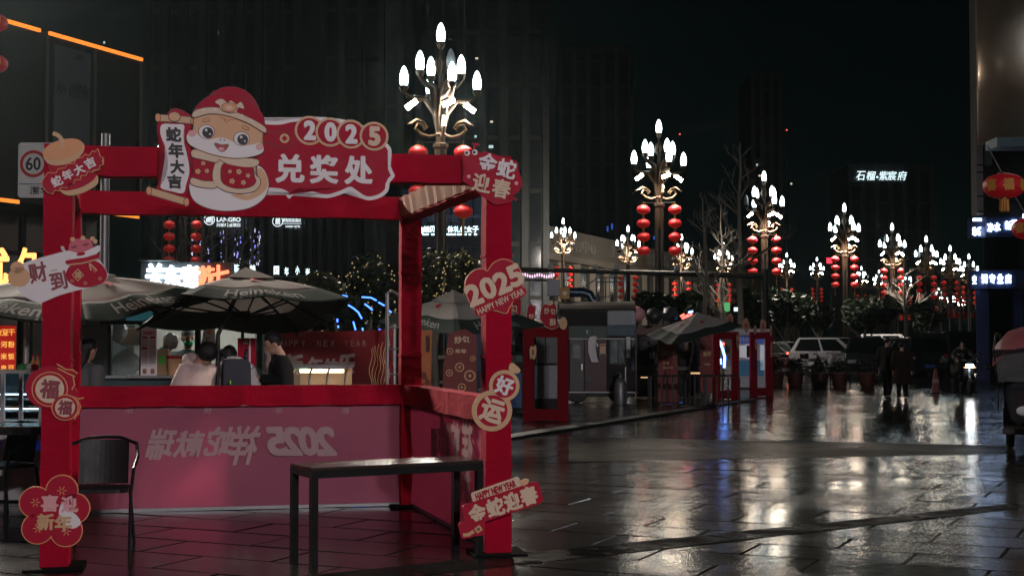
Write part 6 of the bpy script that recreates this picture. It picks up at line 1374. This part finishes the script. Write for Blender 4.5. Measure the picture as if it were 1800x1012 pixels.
t = thing('hotel_sign', 'white lit hotel sign with round emblem, larger left one', 'lit sign', at(392, 386, 77)); k = 77/F; HS = glow('hotel_white', (.85, .96, 1), 1.1)
def ring(t, cx, cy, r, w_, mt): 
    m = MB(); m.tube([(cx+r*math.cos(a*PI/16), 0, cy+r*math.sin(a*PI/16)) for a in range(33)], w_, 5); m.build('ring', mt, t)
ring(t, -24*k, 0, 9*k, .8*k, HS); text('朗', 12*k, 11*k, HS, t, (-24*k, 0, 0), bold=.03); text('HOTEL', 42*k, 8*k, HS, t, (10*k, 0, 9.5*k), bold=.035); text('LANGBO', 42*k, 7.5*k, HS, t, (10*k, 0, 0), bold=.035); text('朗铂轻居酒店', 42*k, 6.5*k, HS, t, (10*k, 0, -9.5*k), bold=.02)
MB().bb(-34*k, 33*k, .05, .1, -15*k, -14*k).build('rail', DARKM, t)
t = thing('hotel_sign', 'white lit hotel sign with round emblem, smaller right one', 'lit sign', at(506, 389, 77.2)); ring(t, -18*k, 0, 9*k, .7*k, HS); text('朗', 8*k, 12*k, HS, t, (-18*k, 0, 0), bold=.03); text('朗铂轻居酒店', 32*k, 9*k, HS, t, (7*k, 0, 3*k), bold=.02); MB().bb(-9*k, 24*k, -.02, .02, -4.5*k, -3.7*k).build('underline', HS, t); text('LANGBO HOTEL', 26*k, 3.5*k, HS, t, (9*k, 0, -9*k), bold=.03)
# blue glazed building in the gap
mb_ = thing('blue_glass_building', 'blue-lit glazed building seen between the booth posts', 'building', at(790, 600, 72)); mb_.location.z = 0; k = 72/F; X0 = mb_.location.x
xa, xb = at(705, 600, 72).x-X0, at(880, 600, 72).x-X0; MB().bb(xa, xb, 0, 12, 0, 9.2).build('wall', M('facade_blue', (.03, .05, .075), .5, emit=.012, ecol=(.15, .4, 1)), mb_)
for i in range(9): x = xa+(xb-xa)*(i+.5)/9; MB().bb(x-.06, x+.06, -.15, -.002, 3, 9).build('mullion', FAC2, mb_); MB().bb(x+.1, x+.46, -.06, -.004, 4.2, 6.2).build('window_pane', WDARK, mb_)
MB().bb(xa, xb, -.3, -.155, 6.25, 7.3).build('sign_band', M('band_navy', (.015, .02, .045), .5), mb_); OLW = M('outline_words', (.14, .17, .22), .5, emit=.06, ecol=(.5, .7, 1)); text('佳创空', 54*k, 12*k, OLW, mb_, (at(778, 600, 72).x-X0, -.305, at(778, 384, 72).z), bold=0); text('WAAN', 24*k, 7*k, OLW, mb_, (at(832, 600, 72).x-X0, -.305, at(832, 381, 72).z), bold=0)
t = thing('studio_sign', 'white lit studio sign with round logo between booth posts', 'lit sign', at(790, 405, 71.2)); k = 71.2/F; HS2 = glow('studio_white', (.7, .95, 1), 2.4)
for ch, px in zip('胡贝儿形体礼仪女子', (749, 760, 770, 780, 792, 803, 814, 825, 836)): text(ch, 10.5*k, 11*k, HS2, t, ((px-790)*k, 0, 2*k), bold=.025)
MB().prism(ell(-52*k, 0, 7*k, 7*k, 18), -.03, 0).build('logo', HS2, t)
for px, w_ in ((748, 10), (761, 6), (776, 11), (793, 17), (812, 17), (826, 4), (836, 5)): MB().bb((px-w_/2-790)*k, (px+w_/2-790)*k, -.03, 0, -8.5*k, -5.5*k).build('caption_bar', HS2, t)
MB().bb(-60*k, 55*k, .02, .08, -10*k, 9*k).build('backing', M('sign_navy', (.01, .03, .05), .4), t)
t = thing('pink_sign', 'pink lit shop letters low between the booth posts', 'lit sign', at(785, 482, 58)); k = 58/F; PK = glow('pink_letters', (1, .35, .85), 1.6)
for ch, px in (('千', 743), ('丁', 758), ('下', 772), ('马', 784), ('酷', 797), ('艺', 811), ('女', 826)): text(ch, 9*k, 10*k, PK, t, ((px-785)*k, 0, 0), bold=.02)
MB().bb(-50*k, 55*k, .04, .1, -8*k, -6.5*k).build('rail', DARKM, t)
for x in (-1, 1): MB().bb(x*40*k-.03, x*40*k+.03, .04, .1, -t.location.z, -8.1*k).build('stay', DARKM, t)
# long low mall
MA = at(905, 600, 165); MBp = at(1225, 600, 247); d = Vector((MBp.x-MA.x, MBp.y-MA.y, 0)); LEN = d.length/1.65; an = math.atan2(d.y, d.x)
ml = thing('mall_building', 'long low mall facade with columns and unlit signs behind far lamps', 'building', (MA.x, MA.y, 0), an); ml.scale = (1.65,)*3; MS = M('mall_stone', (.36, .31, .25), .7, var=.2, scale=.5)
MB().bb(-14, LEN+60, .4, 14, 0, 9.4).build('wall', M('mall_wall', (.16, .145, .125), .7), ml); MB().bb(-14, LEN+60, -.15, .398, 7.4, 9.4).build('parapet', M('mall_parapet', (.26, .23, .19), .7), ml); MB().bb(-14, LEN+60, -.35, .398, 6.9, 7.39).build('cornice', MS, ml)
for i in range(34):
    x = -13+i*3.9; MB().bb(x-.16, x+.16, -.1, .397, 0, 6.89).build('column', MS, ml)
    if i < 33: MB().bb(x+.3, x+3.6, .3, .396, 3.9, 6.7).build('window_pane', WDARK, ml); MB().bb(x+.3, x+3.6, .3, .396, .1, 3.3).build('shop_glass', WDARK, ml)
MB().bb(-14, LEN+60, -.05, .39, 3.35, 3.85).build('string_course', MS, ml)
ML2 = M('mall_letters', (.32, .30, .27), .5); q = random.Random(8)
for i, s in enumerate(('时尚百货', '购物中心', '生活超市', '家居广场', '美食城')): text(s, 7.5, 1.1, ML2, ml, (3+i*11.5, -.16, 8.4), bold=.02, depth=.06)
MB().prism(ell(-1.4, 8.3, .75, 1.0, 20), -.25, -.16).build('logo_plate', ML2, ml)
for s in (-.4, .4): MB().prism(rrect(-1.4+s, 9.8, .2, 1.2, .09), -.25, -.16).build('logo_bar', ML2, ml)
p = at(943, 484, 92); t = thing('pink_awning', 'awning edged with pink bulbs below the mall facade', 'awning', p, .35); MB().bb(-1.2, 1.3, 0, 1.5, -.3, -.22).build('frame', GREYM, t); MB().bb(-1.2, 1.3, 0, 1.5, .25, .3).build('roof', GREYM, t)
for i in range(15): MB().ball((-1.12+i*.165, -.03, -.02+.06*math.sin(i)), (.05, .05, .11), 8, 6).build('bulb', glow('pink_bulb', (1, .6, .9), 1.6), t)
for x in (-1.15, 1.25): MB().cyl((x, .1, -p.z), (x, .1, .25), .05).build('post', GREYM, t)
# corner shop on the right
CY = 56; cs = thing('corner_shop_building', 'dark corner building with white lit appliance shop signs at right', 'building', at(1733, 600, CY)); cs.location.z = 0; X0 = cs.location.x; k = CY/F; Zc = lambda py: at(900, py, CY).z
NAVY = M('shop_navy', (.012, .022, .06), .4, var=.3); STN = M('pale_stone', (.30, .27, .25), .7, var=.15, scale=1.5)
m = MB(); fp_ = [(0, .3), (14, .3), (24, 20), (10, 20)]; m.add([(x, y, 0) for x, y in fp_]+[(x, y, 20) for x, y in fp_], [(4, 5, 6, 7)]+[(i, (i+1) % 4, 4+(i+1) % 4, 4+i) for i in range(4)]); m.build('wall', FAC, cs); MB().bb(-.25, .0, .1, .8, Zc(378), 20).build('pilaster', STN, cs); MB().bb(.05, .35, .05, .298, Zc(290), 20).build('pilaster_inner', M('grey_stone2', (.13, .14, .14), .7), cs)
for py in (90, 150, 233, 290, 303, 345, 372): MB().box((-.12, .02, Zc(py)), (.3, .12, .05)).build('bracket', DARKM, cs)
for ya, yb in ((382, 418), (475, 508)):
    MB().bb(0, 6, -.25, .298, Zc(yb), Zc(ya)).build('sign_band', NAVY, cs)
    m = MB(); m.add([(-.001, -.25, Zc(yb)), (-.5, .5, Zc(yb)), (-.5, .5, Zc(ya)), (-.001, -.25, Zc(ya))], [(0, 1, 2, 3)]); o = m.build('corner_band', NAVY, cs); s_ = o.modifiers.new('thick', 'SOLIDIFY'); s_.thickness = .05
for a, b in ((1735, 1752), (1752, 1770), (1770, 1800)): MB().bb((a-1733)*k+.03, (b-1733)*k-.03, .2, .296, Zc(472), Zc(422)).build('window_pane', WDARK, cs)
MB().bb((1742-1733)*k, (1782-1733)*k, .18, .297, 0, Zc(520)).build('doorway', GLASSD, cs)
for a, b in ((1720, 1741), (1783, 1800)): MB().bb((a-1733)*k, (b-1733)*k, .1, .296, 0, Zc(510)).build('blue_pier', M('pier_blue', (.01, .03, .12), .5), cs)
SW = glow('shop_white', (.6, .75, 1), 5)
t = thing('appliance_sign', 'upper row of white lit letters on the corner shop', 'lit sign', at(1760, 400, CY-.3)); k = CY/F
for ch, px, py in (('净', 1741, 400), ('水', 1753, 399), ('新', 1772, 396), ('风', 1783, 394)): text(ch, 10.5*k, 15*k, SW, t, ((px-1760)*k, 0, (400-py)*k), bold=.03, depth=.05)
for ch, px in (('地', 1717), ('暖', 1724)): text(ch, 7*k, 15*k, SW, t, ((px-1760)*k, -.05+.3*(1733-px)/16, -6*k), bold=.03, depth=.05, rz=-.9)
MB().bb((1713-1760)*k, (1728-1760)*k, .15, .2, 12*k, 17*k).build('caption_bar', SW, t); MB().bb((1798-1760)*k, (1810-1760)*k, -.05, 0, 8*k, 24*k).build('caption_bar', SW, t)
t = thing('shop_name_sign', 'lower row of white lit letters on the corner shop', 'lit sign', at(1750, 490, CY-.3))
for ch, px in (('调', 1730), ('专', 1744), ('业', 1758), ('店', 1772)): text(ch, 10*k, 16*k, SW, t, ((px-1750)*k, 0, 0), bold=.03, depth=.05)
text('空', 7*k, 15*k, SW, t, ((1718-1750)*k, .3, -1*k), bold=.03, depth=.05, rz=-.9)
# curved metal fascia with its round light box, upper right
t = thing('curved_fascia', 'bronze curved shop fascia with bright round light box at upper right', 'fascia', at(1815, 120, 33)); k = 33/F
m = MB(); n = 24
for z in (-125*k, 180*k):
    for i in range(n+1): a = PI*(1.08+.5*i/n); m.v.append((1.9*math.cos(a)+.9, 1.5*math.sin(a)+1.5, z))
for i in range(n): m.f.append((i, i+1, n+2+i, n+1+i))
o = m.build('metal_skin', M('brushed_bronze', (.34, .27, .20), .33, .7, var=.12, scale=2), t, True); s_ = o.modifiers.new('thick', 'SOLIDIFY'); s_.thickness = .05
MB().prism(ell(.42, 50*k, .62, .62, 30), -.35, -.22).build('light_box', glow('round_box', (.8, .9, 1), 6), t)
MB().bb(-.95, 1.6, -.3, .5, -142*k, -126*k).build('canopy', M('canopy_teal', (.03, .08, .10), .4), t); MB().bb(.5, 1.9, .2, .9, -t.location.z, -142.1*k).build('pier', KDARK, t)
m = MB(); m.ball((-.12, -.2, -160*k), (.09, .09, .1), 10, 8); m.build('spotlight', BLACKM, t, True); MB().cyl((-.12, -.2, -150*k), (-.12, -.2, -142*k), .01).build('spot_stem', GREYM, t)
# ------------------------------------------------------------------ trees
BARK = M('bark', (.26, .23, .19), .85, var=.3, scale=10, bump=.5)
def bare_tree(label, px, Y, top, seed, spread=.5, name='bare_tree', lvl=4, pale=1.):
    P = at(px, 600, Y); H = at(px, top, Y).z; t = thing(name, label, 'tree', (P.x, Y, 0)); q = random.Random(seed)
    pts = [Vector((0, 0, 0))]
    for i in range(1, 9): pts.append(Vector((q.uniform(-.06, .06)*i*.3, q.uniform(-.06, .06), H*i/8)))
    MB().tube(pts, [.11*(1-.85*i/8)*H/6 for i in range(9)], 7).build('trunk', BARK, t, True); tw = MB()
    def br(p, d, L, r, l):
        p1 = p+d*L*.5+Vector((q.uniform(-.1, .1), q.uniform(-.1, .1), .08))*L*.4; p2 = p1+(d+Vector((q.uniform(-.3, .3), q.uniform(-.3, .3), q.uniform(-.05, .35)))).normalized()*L*.5
        tw.tube([p, p1, p2], [r*1.7, r*1.3, r*.8], 4, cap=False)
        if l > 0:
            for _ in range(3): s_ = q.uniform(.3, 1); b = p.lerp(p1, s_*2) if s_ < .5 else p1.lerp(p2, s_*2-1); br(b, (d+Vector((q.uniform(-.9, .9), q.uniform(-.9, .9), q.uniform(-.2, .7)))).normalized(), L*.55, r*.5, l-1)
    for i in range(16):
        z = q.uniform(.35, .97); a = q.uniform(0, 6.28); br(Vector((0, 0, H*z)), Vector((math.cos(a), math.sin(a), q.uniform(.3, .9))).normalized(), H*spread*(1.1-z)*q.uniform(.5, 1), .03*H/6*(1.2-z), lvl-2)
    kind(tw.build('twigs', BARK, t), 'stuff'); return t
bare_tree('bare tree near the hanging lanterns left of the hotel sign', 352, 60, 352, 1, .5); bare_tree('bare tree in front of the hotel sign', 396, 62, 372, 2, .5); bare_tree('thin bare tree right of the hotel sign', 438, 64, 400, 3, .4)
bare_tree('pale bare tree standing right of the second near lamp', 1240, 58, 345, 4, .42); bare_tree('bare tree right of the pale one', 1268, 66, 362, 5, .4); bare_tree('tall faint bare tree before the third lamp', 1302, 74, 250, 6, .45); bare_tree('bare tree near the fifth near lamp with lit twigs', 1592, 120, 432, 7, .35); bare_tree('bare tree beside the sixth near lamp', 1688, 140, 452, 8, .4); bare_tree('thin bare tree among the last lamps', 1655, 150, 470, 9, .4)
def leafy(label, px, Y, ctop, cbot, wpx, seed, mat, n=2600, leaf=.13, lights=0, lmat=None, name='leafy_tree'):
    P = at(px, 600, Y); z1, z0 = at(px, ctop, Y).z, at(px, cbot, Y).z; t = thing(name, label, 'tree', (P.x, Y, 0)); q = random.Random(seed); R = wpx*Y/F/2; m = MB(); zc_ = (z0+z1)/2; hz = (z1-z0)/2
    for i in range(9):
        a = q.uniform(0, 6.28); rr = q.uniform(0, .62)*R; cz = zc_+q.uniform(-.5, .5)*hz; s_ = q.uniform(.35, .55); leaves(m, (rr*math.cos(a), rr*math.sin(a), cz), (R*s_, R*s_, hz*s_*1.1), n//9, leaf, q)
    kind(m.build('crown', mat, t), 'stuff')
    MB().tube([(0, 0, 0), (q.uniform(-.1, .1), 0, z0*.6), (q.uniform(-.1, .1), .05, zc_)], [.14, .11, .05], 8).build('trunk', BARK, t, True)
    for i in range(5): a = q.uniform(0, 6.28); MB().tube([(0, 0, z0*.7), (R*.3*math.cos(a), R*.3*math.sin(a), z0+.3*hz), (R*.55*math.cos(a), R*.55*math.sin(a), zc_+.2*hz)], [.06, .04, .015], 6).build('limb', BARK, t, True)
    if lights:
        g = MB()
        for _ in range(lights):
            d_ = Vector((q.gauss(0, 1), q.gauss(0, 1)-.6, q.gauss(0, 1))).normalized()*q.uniform(.55, .98); g.ball((d_.x*R, d_.y*R, zc_+d_.z*hz), .02*Y/34, 5, 4)
        kind(g.build('fairy_lights', lmat, t), 'stuff')
    return t
FL = glow('fairy_gold', (1, .72, .3), .3)
leafy('dark bushy tree with gold fairy lights left of the booth back post', 650, 38, 440, 590, 120, 31, LEAFD, lights=90, lmat=FL); leafy('olive bushy tree above the parasol', 560, 36, 468, 590, 130, 32, LEAFO, lights=40, lmat=FL); leafy('low dark bushy tree between parasol and backdrop', 605, 33, 500, 600, 90, 33, LEAFD)
leafy('bushy tree with gold fairy lights between the right booth posts', 765, 40, 428, 575, 80, 34, LEAFO, lights=70, lmat=FL); leafy('second fairy-lit bushy tree behind the parasol', 815, 42, 440, 575, 80, 35, LEAFO, lights=70, lmat=FL)
leafy('clipped dark round tree in front of the second near lamp', 1160, 52, 512, 560, 120, 36, LEAFD, n=1800); leafy('dark rounded tree left of the parked cars', 1380, 82, 505, 582, 130, 37, LEAFD, n=3200, leaf=.2); leafy('large dark domed tree behind the parked cars', 1520, 84, 515, 588, 150, 38, LEAFD, n=3600, leaf=.2); leafy('dark tree clump behind the lit booth', 1315, 78, 500, 580, 110, 39, LEAFD, n=2600, leaf=.2)
leafy('dark tree mass behind the trailers', 1215, 70, 505, 575, 130, 40, LEAFD, n=2600, leaf=.2)
leafy('hedge-like tree at the far lane end', 1440, 96, 520, 585, 90, 41, LEAFD, n=2200, leaf=.2); leafy('dim tree right of the domed tree', 1625, 110, 530, 585, 90, 42, LEAFD, n=1800, leaf=.2)
# blue light arcs by the back post
NB2 = glow('blue_arc', (.05, .16, 1), 5)
neon('cascade of blue light arcs left of the booth back post', 30, [[(602, 519), (611, 521)], [(636, 522), (652, 523), (662, 528)], [(665, 531), (676, 537)], [(612, 536), (622, 542), (630, 549), (636, 560)], [(641, 534), (648, 539), (655, 545)], [(593, 560), (593, 566)], [(594, 572), (595, 576)], [(621, 565), (623, 572), (625, 580)], [(637, 576), (638, 581)], [(667, 578), (667, 581)], [(683, 545), (688, 549)]], NB2, .018, 'light arcs', 'light_arc')
# pennant string of small red flags across the far lane
t = thing('flag_string', 'string of small red flags across the far lane', 'bunting', at(1650, 555, 110)); k = 110/F
MB().cyl((-70*k, 0, .1), (75*k, 0, .5), .02, None, 5).build('cord', DARKM, t)
for i in range(10): x = (-66+i*14)*k; MB().prism([(x-3*k, .08+.02*i), (x+3*k, .08+.02*i), (x+3*k, -.3+.02*i), (x, -.38+.02*i), (x-3*k, -.3+.02*i)], 0, .02).build('flag', M('flag_red', (.35, .015, .01), .7), t)
for x in (-71*k, 76*k): MB().cyl((x, 0, -t.location.z), (x, 0, .55), .06).build('pole', DARKM, t)
sign_thing('small green lit sign above the far posts', 1278, 540, 60, [(1273, 533), (1276, 531), (1283, 532), (1283, 546), (1276, 548), (1273, 544)], glow('green_lit', (.2, .9, .3), .4), cat='lit sign', name='lit_sign'); sign_thing('small white lit sign right of the green one', 1293, 543, 60, [(1290, 540), (1297, 540), (1297, 547), (1290, 547)], glow('white_lit', (.8, .9, 1), 1.2), cat='lit sign', name='lit_sign'); sign_thing('small red lit sign among the distant lamps', 1458, 457, 180, [(1453, 453), (1463, 453), (1463, 463), (1453, 463)], glow('red_lit', (1, .05, .1), 1.2), cat='lit sign', name='lit_sign')

# ------------------------------------------------------------------ damp night air
hz_ = bpy.data.materials.new('damp_air'); hz_.use_nodes = True; n = hz_.node_tree.nodes; n.remove(n['Principled BSDF']); v = n.new('ShaderNodeVolumePrincipled')
v.inputs['Color'].default_value = (.72, .95, 1, 1); v.inputs['Density'].default_value = .00015; v.inputs['Anisotropy'].default_value = .85
hz_.node_tree.links.new(v.outputs[0], n['Material Output'].inputs['Volume'])
kind(MB().bb(-130, 260, -60, 520, -1.1, 80).build('haze', hz_), 'stuff')

bpy.data.scenes.remove(TS)
